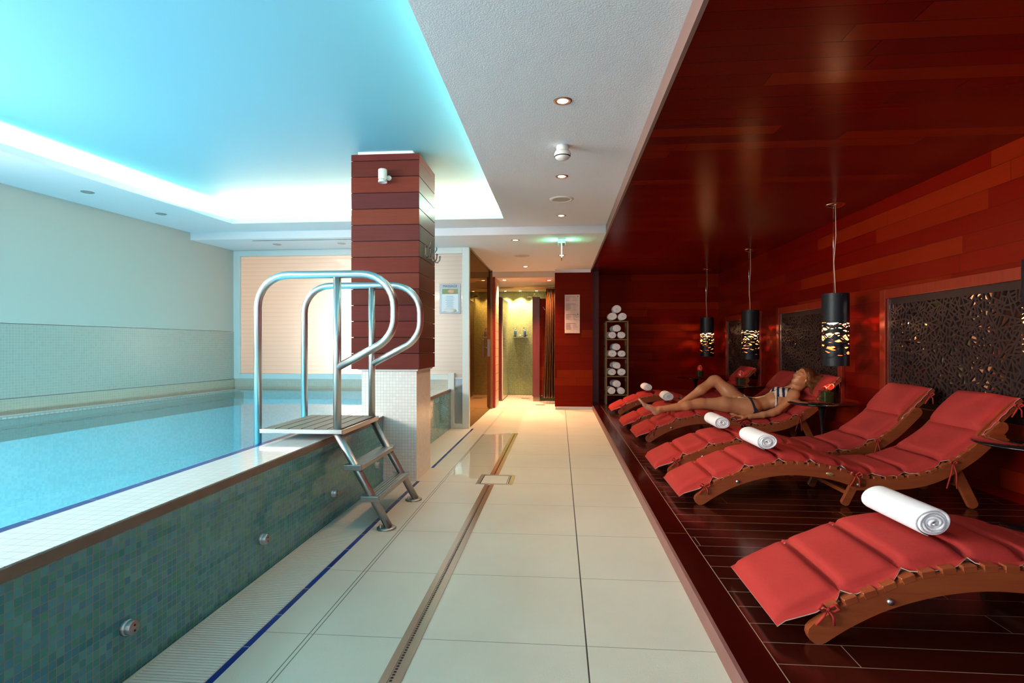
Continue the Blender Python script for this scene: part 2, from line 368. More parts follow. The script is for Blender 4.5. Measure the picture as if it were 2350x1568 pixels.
struct(MB().box((-1.42,YN,-.12),(.56,9.75,0)).box((-1.42,4.97,-.12),(-1.3,7.35,0)), 'floor', M['floor'], 'pale grey-green stone tile floor of the walkway')
struct(MB().box((-1.3,9.75,-.12),(.55,12.6,.004)), 'floor', M['showerfloor'], 'small pale tile floor of the shower area')
# left wall: plaster above, mosaic below
y0, y1 = YN, YB+.1
def skew(mb, f0, z0, z1, off=0, th=.15, mi=0):
    a, b = f0(y0)+off, f0(y1)+off
    vs = [(a-th,y0,z0),(a,y0,z0),(b,y1,z0),(b-th,y1,z0),(a-th,y0,z1),(a,y0,z1),(b,y1,z1),(b-th,y1,z1)]
    return mb.add(vs, [(3,2,1,0),(4,5,6,7),(0,1,5,4),(1,2,6,5),(2,3,7,6),(3,0,4,7)], mi)
def seg(f0, ya, yb, z0, z1, off=0, th=.15, mb=None):
    mb = mb or MB(); a, b = f0(ya)+off, f0(yb)+off
    vs = [(a-th,ya,z0),(a,ya,z0),(b,yb,z0),(b-th,yb,z0),(a-th,ya,z1),(a,ya,z1),(b,yb,z1),(b-th,yb,z1)]
    return mb.add(vs, [(3,2,1,0),(4,5,6,7),(0,1,5,4),(1,2,6,5),(2,3,7,6),(3,0,4,7)], 0)
mb = MB(); seg(lw, 2.9, y1, 1.293, 2.9, mb=mb); seg(lw, y0, -2.6, 1.293, 2.9, mb=mb); seg(lw, -2.6, 2.9, 2.3, 2.9, mb=mb)
wl = struct(mb, 'wall_left', M['wallpaint'], 'pale blue-green plastered wall along the pool with mosaic below')
mb = MB(); skew(mb, lw, .642, 1.287, .006); struct(mb, 'mosaic_dado', M['dado'], None, wl)
mb = MB(); skew(mb, lw, -.9, .636, .014); struct(mb, 'mosaic_band', M['dadolow'], None, wl)
# soffit with the opening, cavity and blue upper ceiling
mb = MB(); P_ = M['plaster']
zs, zt = 2.49, 2.55
CN = -2.0
mb.box((-.609,YN,zs),(XF,6.57,zt))                                    # right band
mb.box((-6,6.12,zs),(-.609,6.57,zt)).box((-6,YN,zs),(-.609,CN,zt))    # far / near band
vs = []
for z in (zs, zt): vs += [(-6,CN,z),(lc(CN),CN,z),(lc(6.12),6.12,z),(-6,6.12,z)]
mb.add(vs, [(3,2,1,0),(4,5,6,7),(0,1,5,4),(1,2,6,5),(2,3,7,6),(3,0,4,7)])
mb.box((-6,6.57,2.40),(XF,YC,2.55))                                   # lower ceiling beyond the beam
mb.box((XF,YN,2.6),(XF+.02,YC,2.7))
ce = struct(mb, 'ceiling', P_, 'white textured plaster ceiling with a long recessed cove above the pool')
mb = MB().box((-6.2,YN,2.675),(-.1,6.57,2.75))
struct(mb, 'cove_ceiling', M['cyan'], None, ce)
mb = MB().box((-.25,YN,2.55),(-.18,6.57,2.675)).box((-6,6.45,2.55),(-.25,6.57,2.675)).box((-6,YN,2.55),(-.25,YN+.1,2.675))
struct(mb, 'cove_side', M['coveinner'], None, ce)
struct(MB().box((-3.8,6.68,2.398),(-2.3,6.694,2.402)), 'slot_diffuser', M['core'], None, ce)
struct(MB().box((-1.7,YC,2.29),(.52,12.7,2.5)), 'ceiling', plain('warm_white', (.72,.66,.58,1), .7), 'lowered pale ceiling over the showers')
# wall behind the camera; its inferred window is enlarged to brighten floor and alcove
mb = MB().box((-6,YN-.15,-.1),(-5.4,YN,2.9)).box((-5.4,YN-.15,2.35),(2.3,YN,2.9)).box((-5.4,YN-.15,-.1),(2.3,YN,.02)).box((2.3,YN-.15,-.1),(3.2,YN,2.9))
struct(mb, 'wall_near', M['wallpaint'], 'plastered wall with an enlarged window opening behind the camera')

# ---- window wall at the far end of the pool
W1 = empty('window_1', (0,0,0), label='white framed frosted window wall with pale striped blind behind the pillar', cat='window', kind='structure')
fr_ = MB()
fy0, fy1 = YB, YB+.08
fr_.box((-4.46,fy0,.643),(-4.365,fy1,2.399)).box((-4.365,fy0,2.318),(-2.62,fy1,2.399)).box((-2.54,fy0,2.318),(-1.28,fy1,2.399)).box((-4.365,fy0,.643),(-2.62,fy1,.715)).box((-2.54,fy0,.643),(-1.473,fy1,.715))
fr_.box((-1.28,fy0,.001),(-1.19,fy1,2.399)).box((-1.473,fy0-.004,.001),(-1.391,fy1,.735)).box((-1.391,fy0,.001),(-1.28,fy1,.06)).box((-2.62,fy0,.643),(-2.54,fy1,2.399))
fr_.build('frame', M['whitealu'], W1, bevel=.003)
MB().box((-4.37,YB+.045,.71),(-2.60,YB+.05,2.32)).build('frosted_pane', M['frost'], W1)
MB().box((-2.56,YB+.045,.672),(-1.27,YB+.05,2.32)).build('frosted_pane', M['frost'], W1)
MB().box((-1.40,YB+.04,.05),(-1.27,YB+.05,.66)).build('grey_pane', M['greyglass'], W1)
MB().box((-1.40,YB+.02,.66),(-1.27,YB+.06,.672)).build('glazing_bar', M['whitealu'], W1)
struct(MB().box((-4.6,YB+.01,-.9),(-1.46,YB+.12,.642)), 'wall_far', M['sillmos'], 'pale mosaic sill wall under the frosted window at the pool end')
# treatment room behind the window (closed box so its light stays inside)
struct(MB().box((-4.8,10.2,0),(-1.26,10.3,2.5)).box((-4.9,YB+.13,0),(-4.8,10.3,2.5)), 'wall_back', plain('room_peach', (.75,.55,.4,1), .8), 'peach wall of the room seen faintly through the frosted window')

# ---- bronze glass wall at left of the corridor
GW = empty('door_1', (0,0,0), label='bronze tinted glass partition with long handle left of the corridor', cat='glass door', kind='structure')
MB().box((-1.205,YB+.08,.01),(-1.195,9.70,2.395)).build('glass_panel', M['bronzeglass'], GW)
MB().box((-1.30,YB+.09,0),(-1.215,9.70,2.40)).build('backing_wall', plain('brown_back', (.10,.05,.02,1), .6), GW)
h = MB(); h.bar((-1.15,9.1,.92),(-1.15,9.1,1.2),.05,.04); h.tube([(-1.2,9.1,1.06),(-1.15,9.1,1.06)], .01); h.bar((-1.15,9.1,1.06),(-1.15,9.32,1.06),.012,.012)
h.build('handle', M['darksteel'], GW, bevel=.004)
MB().box((-1.215,9.68,0),(-1.165,9.76,2.41)).build('edge_post', wood('bronze_post', (.18,.08,.025,1), (.25,.12,.04,1), 'z'), GW)
MB().box((-1.205,YB+.08,2.385),(-1.18,9.7,2.40)).build('top_rail', M['darksteel'], GW)

# ---- corridor end: red block, partition, showers
mb = MB().box((-.08,9.65,.055),(.56,10.85,2.345))
rb = struct(mb, 'wall_corridor', M['block_red'], 'dark red boarded wall block beside the shower entrance with the notice on it')
struct(MB().box((-.05,9.68,0),(.56,10.8,.055)), 'plinth', M['whitealu'], None, rb)
struct(MB().box((-.075,9.66,2.345),(.53,9.9,2.40)), 'top_shadow_gap', M['plaster'], None, rb)
struct(MB().box((.56,10.3,.07),(.71,10.849,2.446)), 'trim_3', M['trim_red'], 'red wooden end post at the far left corner of the alcove')
mb = MB().box((-1.19,9.78,.02),(-1.125,9.87,2.30))
struct(mb, 'trim_4', M['trim_red'], 'narrow dark red post beside the bronze glass partition')
mb = MB().box((-1.19,9.87,0),(-1.12,10.32,2.29))
struct(mb, 'wall_shower_left', mosaic('pink_tile', 'yz', .15, [(.45,.30,.20,1),(.5,.33,.22,1)], (.10,.05,.03,1), gw=.04, rough=.3), 'tiled wall strip leading to the showers')
SH = empty('wall_shower_far', (0,0,0), label='green and yellow mosaic wall at the back of the showers', cat='wall', kind='structure')
MB().box((-1.6,12.4,0),(.6,12.5,2.35)).build('back_mosaic', M['green'], SH)
MB().box((-1.7,9.9,0),(-1.6,12.5,2.35)).box((.5,10.86,0),(.6,12.5,2.35)).build('side_mosaic', M['greeny'], SH)
PL = empty('shower_partition', (-1.165,11.0,0), label='dark red partition post at the left of the shower opening, mosaic on its side', cat='partition')
MB().box((-.035,0,.03),(.035,1.2,2.05)).build('panel', M['dark_red'], PL); MB().box((.035,.03,.03),(.05,1.2,2.04)).build('mosaic_side', M['greeny'], PL)
MB().box((-.03,.02,0),(.045,1.18,.03)).build('foot', M['rim'], PL)
PR = empty('shower_partition', (-.527,11.0,0), label='wide dark red cubicle partition right of the green mosaic opening with a robe hook', cat='partition')
MB().box((0,0,.1),(.14,1.2,2.05)).build('end_post', M['dark_red'], PR); MB().box((.14,.05,.12),(.62,.12,2.02)).build('panel', M['block_red'], PR)
MB().box((.01,.02,0),(.14,1.1,.1)).build('foot', M['rim'], PR)
hk = MB(); hk.tube([(.27,.0,1.78),(.24,-.03,1.80),(.21,-.04,1.85)], .008); hk.tube([(.27,.0,1.78),(.30,-.03,1.80),(.33,-.04,1.85)], .008); hk.tube([(.27,.055,1.78),(.27,-.005,1.78)], .012)
hk.build('hook', M['chrome'], PR)
# curtain and rod
CU = empty('shower_curtain', (-.30,10.55,0), label='brown satin shower curtain gathered beside the dark red wall block', cat='curtain')
rows = []
for zi in range(25):
    z = .12 + (2.17-.12)*zi/24; w = .165 + .07*(1-zi/24)**1.5; row = []
    for k in range(61):
        u = k/60; x = .22 - w*(1-u) ; row.append((x, .05*math.sin(u*2*math.pi*5+.25*math.sin(z*3)) + .012*math.sin(z*9+u*20), z))
    rows.append(row)
c_ = MB().grid(rows).build('cloth', M['curtain'], CU); sm = c_.modifiers.new('solid', 'SOLIDIFY'); sm.thickness = .004
for k in range(5):
    MB().tube([(.045+k*.038+.018*math.cos(a), .0, 2.185+.018*math.sin(a)) for a in [i*math.pi/6 for i in range(13)]], .003, 6).build('ring', M['chrome'], CU)
tag(MB().tube([(-1.12,10.55,2.185),(-.09,10.55,2.185)], .0125).build('curtain_rod', M['brass']), 'brass coloured curtain rod spanning the shower entrance', 'curtain rod')
tag(MB().tube([(-.50,12.36,2.17),(-.50,12.2,2.2),(-.56,12.05,2.2),(-.62,11.98,2.16)], .012).lathe([(.0,.0),(.07,0),(.075,.012),(.02,.03)], 20, (-.62,11.98,2.13)).build('rain_shower', M['chrome']), 'chrome shower head on a curved arm above the right partition', 'shower head')
# shower shelf and two bottles
SS = empty('shower_shelf', (-.856,12.4,1.28), label='small chrome wire shelf on the green shower wall', cat='shelf')
s_ = MB().box((-.16,-.12,0),(.16,-.002,.008)); s_.tube([(-.16,-.12,.045),(.16,-.12,.045)], .005, 8)
for x in (-.16,.16): s_.tube([(x,-.003,.03),(x,-.12,.045),(x,-.12,0)], .004, 8)
s_.build('tray', M['chrome'], SS)
def bottle(x, lab):
    b = empty('soap_bottle', (x,12.34,1.288), label=lab, cat='bottle', group='soap bottles on the shower shelf')
    MB().lathe([(0,0),(.03,0),(.032,.01),(.032,.12),(.02,.14),(.012,.15)], 16).build('body', M['bluelabel'], b)
    MB().lathe([(.012,.15),(.012,.17),(.006,.172),(.006,.19),(0,.19)], 12).bar((0,0,.19),(-.04,0,.19),.012,.01).build('pump', M['black'], b)
bottle(-.97, 'dark blue soap bottle on the left of the shower shelf'); bottle(-.76, 'dark blue soap bottle on the right of the shower shelf')
def floor_drain(x, y, lab):
    d = MB().box((x-.09,y-.05,.004),(x+.09,y+.05,.007)); 
    o = d.build('floor_drain', M['darksteel']); tag(o, lab, 'drain', 'floor drains in the shower area')
    e = MB()
    for k in range(9): e.box((x-.08+k*.0185,y-.04,.007),(x-.072+k*.0185,y+.04,.0078))
    e.build('slot', M['core'], o)
floor_drain(-.35, 10.36, 'dark slotted floor drain nearest the corridor at the shower entrance'); floor_drain(-.70, 11.6, 'slotted floor drain farther in, below the green mosaic wall')

# ---- alcove shell
o = struct(MB().box((XR,YN,0),(XR+.15,11.0,2.6)), 'wall_right', M['wall_red_y'], 'glossy dark red boarded wall of the lounger alcove')
struct(MB().box((.56,10.85,0),(3.13,11.0,2.6)), 'wall_alcove_end', M['wall_red_x'], 'dark red boarded end wall behind the towel rack')
struct(MB().box((.556,YN,2.446),(XR+.1,10.95,2.55)), 'ceiling', M['ceil_red'], 'polished dark red boarded ceiling over the loungers')
struct(MB().box((XF,YN,2.385),(XF+.02,10.3,2.6)), 'trim_5', M['fascia'], 'brownish fascia strip between white ceiling and red boarded ceiling')
dk = struct(MB().box((.70,YN,0),(XR,10.85,.07)), 'floor', M['deck'], 'raised dark polished timber deck under the loungers')
struct(MB().box((.575,YN,0),(.70,10.85,.0701)), 'border_board', M['deckedge'], None, dk)
struct(MB().box((.56,YN,0),(.575,10.3,.0702)), 'nosing', M['nosing'], None, dk)
# thin pale seam along the border board
struct(MB().box((.6985,YN,.06),(.7015,10.85,.0704)), 'seam', plain('pale_seam', (.35,.27,.18,1), .6), None, dk)

# ---- cut screens on the right wall
def clip(poly, p, n):
    out = []
    for i in range(len(poly)):
        a, b = poly[i], poly[(i+1)%len(poly)]
        da = (a[0]-p[0])*n[0]+(a[1]-p[1])*n[1]; db = (b[0]-p[0])*n[0]+(b[1]-p[1])*n[1]
        if da >= 0: out.append(a)
        if (da > 0 > db) or (da < 0 < db):
            t = da/(da-db); out.append((a[0]+(b[0]-a[0])*t, a[1]+(b[1]-a[1])*t))
    return out
def area(p): return .5*abs(sum(p[i][0]*p[(i+1)%len(p)][1]-p[(i+1)%len(p)][0]*p[i][1] for i in range(len(p))))
def shatter(W, H, amax, rnd):
    todo = [[(0,0),(W,0),(W,H),(0,H)]]; done = []
    while todo:
        p = todo.pop()
        if area(p) < amax*rnd.uniform(.45,1.9): done.append(p); continue
        cx = sum(q[0] for q in p)/len(p); cy = sum(q[1] for q in p)/len(p)
        best = None
        for _ in range(5):
            # cut roughly across the longest direction
            i = max(range(len(p)), key=lambda k: math.dist(p[k], p[(k+1)%len(p)]))
            e = (p[(i+1)%len(p)][0]-p[i][0], p[(i+1)%len(p)][1]-p[i][1]); an = math.atan2(e[1], e[0]) + rnd.gauss(0,.55)
            n = (math.cos(an), math.sin(an)); r = .25*math.sqrt(area(p))
            c = (cx+rnd.uniform(-r,r), cy+rnd.uniform(-r,r))
            A = clip(p, c, n); B = clip(p, c, (-n[0],-n[1]))
            if len(A) >= 3 and len(B) >= 3:
                q = min(area(A), area(B))/area(p)
                if best is None or q > best[0]: best = (q, A, B)
        if best is None: done.append(p)
        else: todo += [best[1], best[2]]
    return done
def clean(p):
    o = []
    for q in p:
        if not o or math.dist(q, o[-1]) > 1e-4: o.append(q)
    if len(o) > 1 and math.dist(o[0], o[-1]) < 1e-4: o.pop()
    return o
def screen(y0, y1, lab, seed, strip=False):
    z0, z1 = .585, 1.522; W, H = y1-y0, z1-z0; rnd = random.Random(seed)
    s = empty('carved_screen', (XR, y0, z0), label=lab, cat='wall screen', group='cut-out screens along the red wall')
    b = .05; mb = MB()
    mb.box((-.012,-.0,0),(-.004,b,H)).box((-.012,W-b,0),(-.004,W,H)).box((-.012,b,0),(-.004,W-b,b*.8)).box((-.012,b,H-b),(-.004,W-b,H))
    for p in shatter(W-2*b, H-1.8*b, .0023, rnd):
        p = clean(p)
        if len(p) < 3: continue
        # orientation ccw
        if sum(p[i][0]*p[(i+1)%len(p)][1]-p[(i+1)%len(p)][0]*p[i][1] for i in range(len(p))) < 0: p = p[::-1]
        q = list(p); d = rnd.uniform(.0055,.0085)
        for i in range(len(p)):
            a, c = p[i], p[(i+1)%len(p)]; L = math.dist(a, c); n = (-(c[1]-a[1])/L, (c[0]-a[0])/L)
            q = clip(q, (a[0]+n[0]*d, a[1]+n[1]*d), n)
            if len(q) < 3: break
        q = clean(q); S = lambda r, x: [(x, u[0]+b, u[1]+b*.8) for u in r]
        if len(q) < 3 or area(q) < 4e-5: mb.add(S(p, -.012), [tuple(range(len(p)))][:1]); continue
        # ring: pair every outer vertex with nearest inner one via angular walk
        n, k = len(p), len(q)
        cx = sum(u[0] for u in q)/k; cy = sum(u[1] for u in q)/k
        an = lambda u: math.atan2(u[1]-cy, u[0]-cx)
        P2 = sorted(p, key=an); Q2 = sorted(q, key=an)
        vs = S(P2, -.012)+S(Q2, -.012)+S(Q2, -.004)
        fs = []; i = j = 0
        ap = [an(u) for u in P2]; aq = [an(u) for u in Q2]
        while i < n or j < k:
            na = ap[(i+1)%n] + (2*math.pi if i+1 >= n else 0); nb = aq[(j+1)%k] + (2*math.pi if j+1 >= k else 0)
            if j >= k or (i < n and na <= nb): fs.append((i%n, (i+1)%n, n+j%k)); i += 1
            else: fs.append((i%n, n+(j+1)%k, n+j%k)); j += 1
        for j in range(k): fs.append((n+j, n+(j+1)%k, n+k+(j+1)%k, n+k+j))
        mb.add(vs, fs)
    mb.build('cut_panel', M['screen'], s)
    # shallow lit void behind: the panel stands 6 cm off the wall, in front of dark glass
    MB().box((-.0035,.0,0),(-.0005,W,H)).build('glass_backing', M['backing'], s)
    f = MB(); t, w = .035, .085
    f.box((-t,-w,-w),(0,0,H+w)).box((-t,W,-w),(0,W+w,H+w)).box((-t,0,H),(0,W,H+w)).box((-t,0,-w),(0,W,0))
    f.build('frame', M['trim_red'], s, bevel=.004)
    if True: MB().box((-.02,W-.045,0),(-.0121,W-.02,H)).build('metal_strip', M['chrome'] if strip else M['darksteel'], s)
    return s
screen(3.74, 5.375, 'dark cut-out screen nearest the camera, wide, with bright metal strip at its left edge', 1, True)
screen(6.25, 7.86, 'dark cut-out screen in the middle of the red wall, behind the lying person', 2)
screen(8.65, 10.25, 'dark cut-out screen farthest away, near the alcove corner', 3)

# ------------------------------------------------------------ swimming pool
SP = empty('swimming_pool', (0,0,0), label='raised swimming pool with white tiled rim and teal mosaic outer wall', cat='pool')
MB().box((-1.70,YN,-.05),(-1.434,7.36,.487)).build('outer_wall', M['poolout'], SP)
MB().box((-1.70,YN,.485),(-1.430,7.36,.523)).build('rim_edge', M['rim'], SP, bevel=.004)
MB().box((-1.707,YN,.523),(-1.436,7.36,.526)).build('coping', M['coping'], SP)
MB().box((-1.765,YN,.30),(-1.7075,7.36,.5225)).build('blue_edge', M['blue'], SP, bevel=.006)
def floor_poly(z0, z1, f, off=0):
    vs = []
    for z in (z0, z1): vs += [(f(YN)+off,YN,z),(-1.72,YN,z),(-1.72,7.36,z),(f(7.36)+off,7.36,z)]
    return MB().add(vs, [(3,2,1,0),(4,5,6,7),(0,1,5,4),(1,2,6,5),(2,3,7,6),(3,0,4,7)])
floor_poly(-.95, -.85, le, -.5).build('basin_floor', M['poolin_f'], SP)
MB().box((-1.76,YN,-.9),(-1.70,7.36,.30)).build('basin_side', M['poolin_y'], SP)
mb = MB(); skew(mb, le, -.9, .475, 0, .05); mb.build('basin_side', M['poolin_y'], SP)
MB().box((-4.6,7.30,-.9),(-1.72,7.355,.475)).build('basin_end', M['poolin_x'], SP); MB().box((-5.9,YN+.0,-.9),(-1.72,YN+.05,.475)).build('basin_end', M['poolin_x'], SP)
# far gutter grating
mb = MB(); n = 230
for i in range(n):
    ya = YN+.1 + (7.3-YN-.1)*i/n; mb.add([(le(ya)-.175,ya,.485),(le(ya),ya,.485),(le(ya+.03),ya+.03,.485),(le(ya+.03)-.175,ya+.03,.485),(le(ya)-.175,ya,.50),(le(ya),ya,.50),(le(ya+.03),ya+.03,.50),(le(ya+.03)-.175,ya+.03,.50)],
        [(3,2,1,0),(4,5,6,7),(0,1,5,4),(1,2,6,5),(2,3,7,6),(3,0,4,7)])
mb.build('wall_side_grating', M['white'], SP)
mb = MB(); skew(mb, le, .30, .48, 0, .19); mb.build('wall_side_channel', M['dadolow'], SP)
MB().box((-4.45,7.24,.47),(-1.73,7.352,.497)).build('end_ledge', M['white'], SP)
for y in (1.749, 2.603, 3.455, 4.294):
    nz = MB().lathe([(.026,0),(.026,.012),(.022,.016),(.0,.016)], 28, M=Matrix.Rotation(R(90),3,'Y')); nz.lathe([(.024,0),(.024,.030),(.022,.033),(0,.033)], 28, M=Matrix.Rotation(R(90),3,'Y'))
    o = nz.build('nozzle', M['darksteel'], SP, (-1.434,y,.165))
    d = MB(); [d.box((.033,-.003,zz-.003),(.0342,.003,zz+.003)) for zz in (-.009,.009)]; d.build('screw_hole', M['core'], o)
for x, y in ((-3.3,3.05),(-3.35,6.1),(-3.7,5.6)):
    MB().lathe([(.0,.0),(.14,0),(.15,-.01),(.15,-.03)], 32).build('floor_inlet', M['darksteel'], SP, (x,y,-.82))
floor_poly(.478, .482, le, .0)
wm = MB(); yy = [YN, 7.3]
wm.add([(le(YN),YN,.508),(-1.76,YN,.508),(-1.76,7.3,.508),(le(7.3),7.3,.508)], [(0,1,2,3)])
tag(wm.build('pool_water', M['water']), 'still turquoise pool water level with the rim', 'water', kind='stuff')
# overflow gutter grate along the outer wall
gr = MB(); GY0, GY1 = .2, 4.47; n = int((GY1-GY0)/.016)
for i in range(n):
    a = GY0+i*.016; gr.box((-1.402,a,-.012),(-1.153,a+.0105,.004))
gr.box((-1.38,GY0,-.02),(-1.37,GY1,-.008)).box((-1.19,GY0,-.02),(-1.18,GY1,-.008))
tag(gr.build('gutter_grate', M['grate']), 'long white ribbed gutter grate at the foot of the teal pool wall', 'grate')
struct(MB().box((-1.151,-.5,-.01),(-1.126,4.47,.0012)).box((-1.151,4.97,-.01),(-1.126,7.35,.0012)), 'trim_1', M['blue'], 'narrow cobalt blue tile line along the gutter')
struct(MB().box((-1.434,4.97,-.1),(-1.15,7.35,.0006)), 'trim_2', M['grate'], 'plain pale strip of floor beyond the pillar')

# slot drain and hatch
SD = empty('slot_drain', (-.5515,0,0), label='long stainless steel slot drain running down the tiled walkway', cat='drain')
d = MB()
for a, b in ((.2,4.40),(4.74,7.0)): d.box((-.0365,a,-.01),(-.009,b,.003)).box((.009,a,-.01),(.0365,b,.003)).box((-.009,a,-.01),(.009,b,.0005))
d.build('channel', plain('warm_steel', (.62,.50,.41,1), .25, 1.0), SD)
e = MB()
for k in range(int((4.4-.2)/.017)): e.box((-.0045,.2+k*.017,.0006),(.0045,.208+k*.017,.0012))
for k in range(int((7.0-4.74)/.017)): e.box((-.0045,4.74+k*.017,.0006),(.0045,4.748+k*.017,.0012))
tag(e.build('slots', M['core'], SD), kind='stuff')
HT = empty('drain_hatch', (-.517,4.57,0), label='square tile filled access hatch with steel rim across the slot drain', cat='hatch')
q = MB()
for a, b in (((-.145,-.165),(.145,-.14)),((-.145,.14),(.145,.165)),((-.145,-.14),(-.115,.14)),((.115,-.14),(.145,.14))): q.box((a[0],a[1],-.01),(b[0],b[1],.004))
q.build('rim', M['steel'], HT); MB().box((-.108,-.134,-.01),(.108,.134,.003)).build('lid', M['floor'], HT); MB().box((-.115,-.14,-.01),(.115,.14,.0008)).build('gap', M['core'], HT)

# ------------------------------------------------------------ pillar
PI = empty('pillar', (-1.405,4.72,0), label='square pillar clad in dark red boards above white mosaic at the pool edge', cat='pillar', kind='structure')
PI2 = PI
mb = MB(); mb.box((-1.613+1.405,4.482-4.72,0),(-1.156+1.405,4.97-4.72,.905))
ob = mb.build('tiled_base', [M['colmosx'], M['colmosy']], PI)
for p in ob.data.polygons: p.material_index = 1 if abs(p.normal.x) > .5 else 0
MB().box((-1.64+1.405,4.46-4.72,.893),(-1.14+1.405,4.99-4.72,.907)).build('stone_lip', M['white'], PI)
mb = MB(); X0, X1, Y0, Y1 = -1.686+1.405, -1.124+1.405, 4.44-4.72, 5.01-4.72
z = .907; k = 0
while z < 2.64:
    zz = min(z+.1255, 2.648); mb.box((X0,Y0,z),(X1,Y0+.02,zz)).box((X0,Y1-.02,z),(X1,Y1,zz)).box((X0,Y0+.0205,z),(X0+.02,Y1-.0205,zz)).box((X1-.02,Y0+.0205,z),(X1,Y1-.0205,zz)); z += .13
mb.build('wood_cladding', M['colwood'], PI, bevel=.0015, segs=1)
MB().box((X0+.014,Y0+.014,.91),(X1-.014,Y1-.014,2.648)).build('core', M['core'], PI)
MB().box((X0+.05,Y0+.02,2.648),(X1-.06,Y1-.02,2.68)).build('plaster_cap', M['plaster'], PI)
# lamp on the pillar
WLm = empty('wall_light', (-1.405,4.44,2.45), label='small white cylindrical spotlight high on the front of the pillar', cat='wall light')
MB().lathe([(.0,.055),(.030,.055),(.035,.050),(.035,-.05),(.030,-.05),(.028,-.03),(0,-.03)], 28, (0,-.06,0)).build('housing', M['white'], WLm)
MB().lathe([(.0355,-.028),(.0365,-.030),(.0365,-.034),(.0355,-.036)], 28, (0,-.06,0)).build('band', M['chrome'], WLm)
MB().tube([(.0,-.03,0),(.035,-.012,0),(.035,0,0)], .012).lathe([(.02,0),(.02,.012),(0,.012)], 20, (.035,0,0), M=Matrix.Rotation(R(90),3,'X')).build('bracket', M['white'], WLm)
for y, lab in ((4.63,'left double steel coat hook on the right side of the pillar'),(4.88,'right double steel coat hook on the side of the pillar, jutting past its edge')):
    hk = empty('coat_hook', (-1.124,y,1.89), label=lab, cat='coat hook', group='coat hooks on the pillar')
    MB().box((0,-.012,-.05),(.006,.012,.05)).build('plate', M['darksteel'], hk, bevel=.002)
    q = MB()
    for s in (-1, 1):
        q.tube([(.003,0,-.03),(.02,s*.02,-.055),(.045,s*.045,-.055),(.06,s*.06,-.03),(.062,s*.062,-.005)], .0055, 10)
    q.tube([(.003,0,.035),(.03,0,.03),(.045,0,.05),(.047,0,.075)], .0055, 10)
    q.lathe([(0,.01),(.009,.004),(.009,-.004),(0,-.01)], 12, (.062,.062,0)).lathe([(0,.01),(.009,.004),(.009,-.004),(0,-.01)], 12, (.062,-.062,0))
    q.build('prongs', M['darksteel'], hk)

# ------------------------------------------------------------ pool ladder
def arc(c, r, a0, a1, n=8): return [(c[0]+r*math.cos(R(a0+(a1-a0)*i/n)), c[1]+r*math.sin(R(a0+(a1-a0)*i/n))) for i in range(n+1)]
LA = empty('pool_ladder', (-1.02,3.30,0), label='stainless steel pool ladder with two handrails, slatted platform and steps', cat='pool ladder')
ox = 1.02
hp = [(-1.841+ox,.35)] + arc((-1.841+.195+ox,1.335),.195,180,90) + arc((-1.187+ox,1.33),.20,90,0,8)
hp += [(-.987+ox,1.27)] + arc((-1.187+ox,1.27),.20,0,-58,7)[1:] + [(-1.337+ox,.968)]
r_ = .0235
for sx in (0,.63):
    MB().tube([(x,sx,z) for x, z in hp], r_, 20).build('handrail', M['steel'], LA)
    MB().tube([(-1.34+ox,sx,.57),(-1.34+ox,sx,1.512)], r_, 20).build('post', M['steel'], LA)
    MB().tube([(-1.345+ox,sx,.575),(-1.02+ox,sx,.01)], r_, 20).build('leg', M['darksteel'], LA)
    MB().lathe([(0,.012),(.05,.012),(.058,.008),(.058,0),(0,0)], 28, (-1.035+ox,sx,0)).lathe([(0,.03),(.008,.03),(.01,.012)], 10, (-1.065+ox,sx-.02,0)).build('foot_plate', M['darksteel'], LA)
pf = MB().box((-1.815+ox,-.03,.567),(-1.30+ox,-.012,.592)).box((-1.815+ox,.645,.567),(-1.30+ox,.663,.592))
pf.box((-1.312+ox,-.012,.562),(-1.298+ox,.645,.590)).box((-1.815+ox,-.012,.567),(-1.80+ox,.645,.590))
pf.build('platform_frame', M['steel'], LA, bevel=.002)
for k in range(6):
    x = -1.797+ox + k*.081; MB().box((x,-.011,.577),(x+.074,.644,.596)).build('platform_slat', M['slat'] if 'slat' in M else M.setdefault('slat', plain('grey_slat', (.17,.125,.10,1), .5, noise=.2)), LA, bevel=.002)
for z_, xc in ((.372,-1.232),(.186,-1.125)):
    st = MB().box((xc-.055+ox,-.012,z_-.02),(xc+.055+ox,.642,z_+.006)).box((xc-.06+ox,-.034,z_-.022),(xc+.05+ox,-.0,z_+.012)).box((xc-.06+ox,.632,z_-.022),(xc+.05+ox,.662,z_+.012))
    sobj = st.build('step', M['darksteel'], LA, bevel=.003)
    t_ = MB()
    for i in range(42):
        for j in range(5):
            t_.lathe([(.0035,0),(.002,.0018),(0,.0018)], 5, (xc-.04+ox+j*.02, .015+i*.0148, z_+.006))
    tag(t_.build('grip_studs', M['steel'], sobj), kind='stuff')

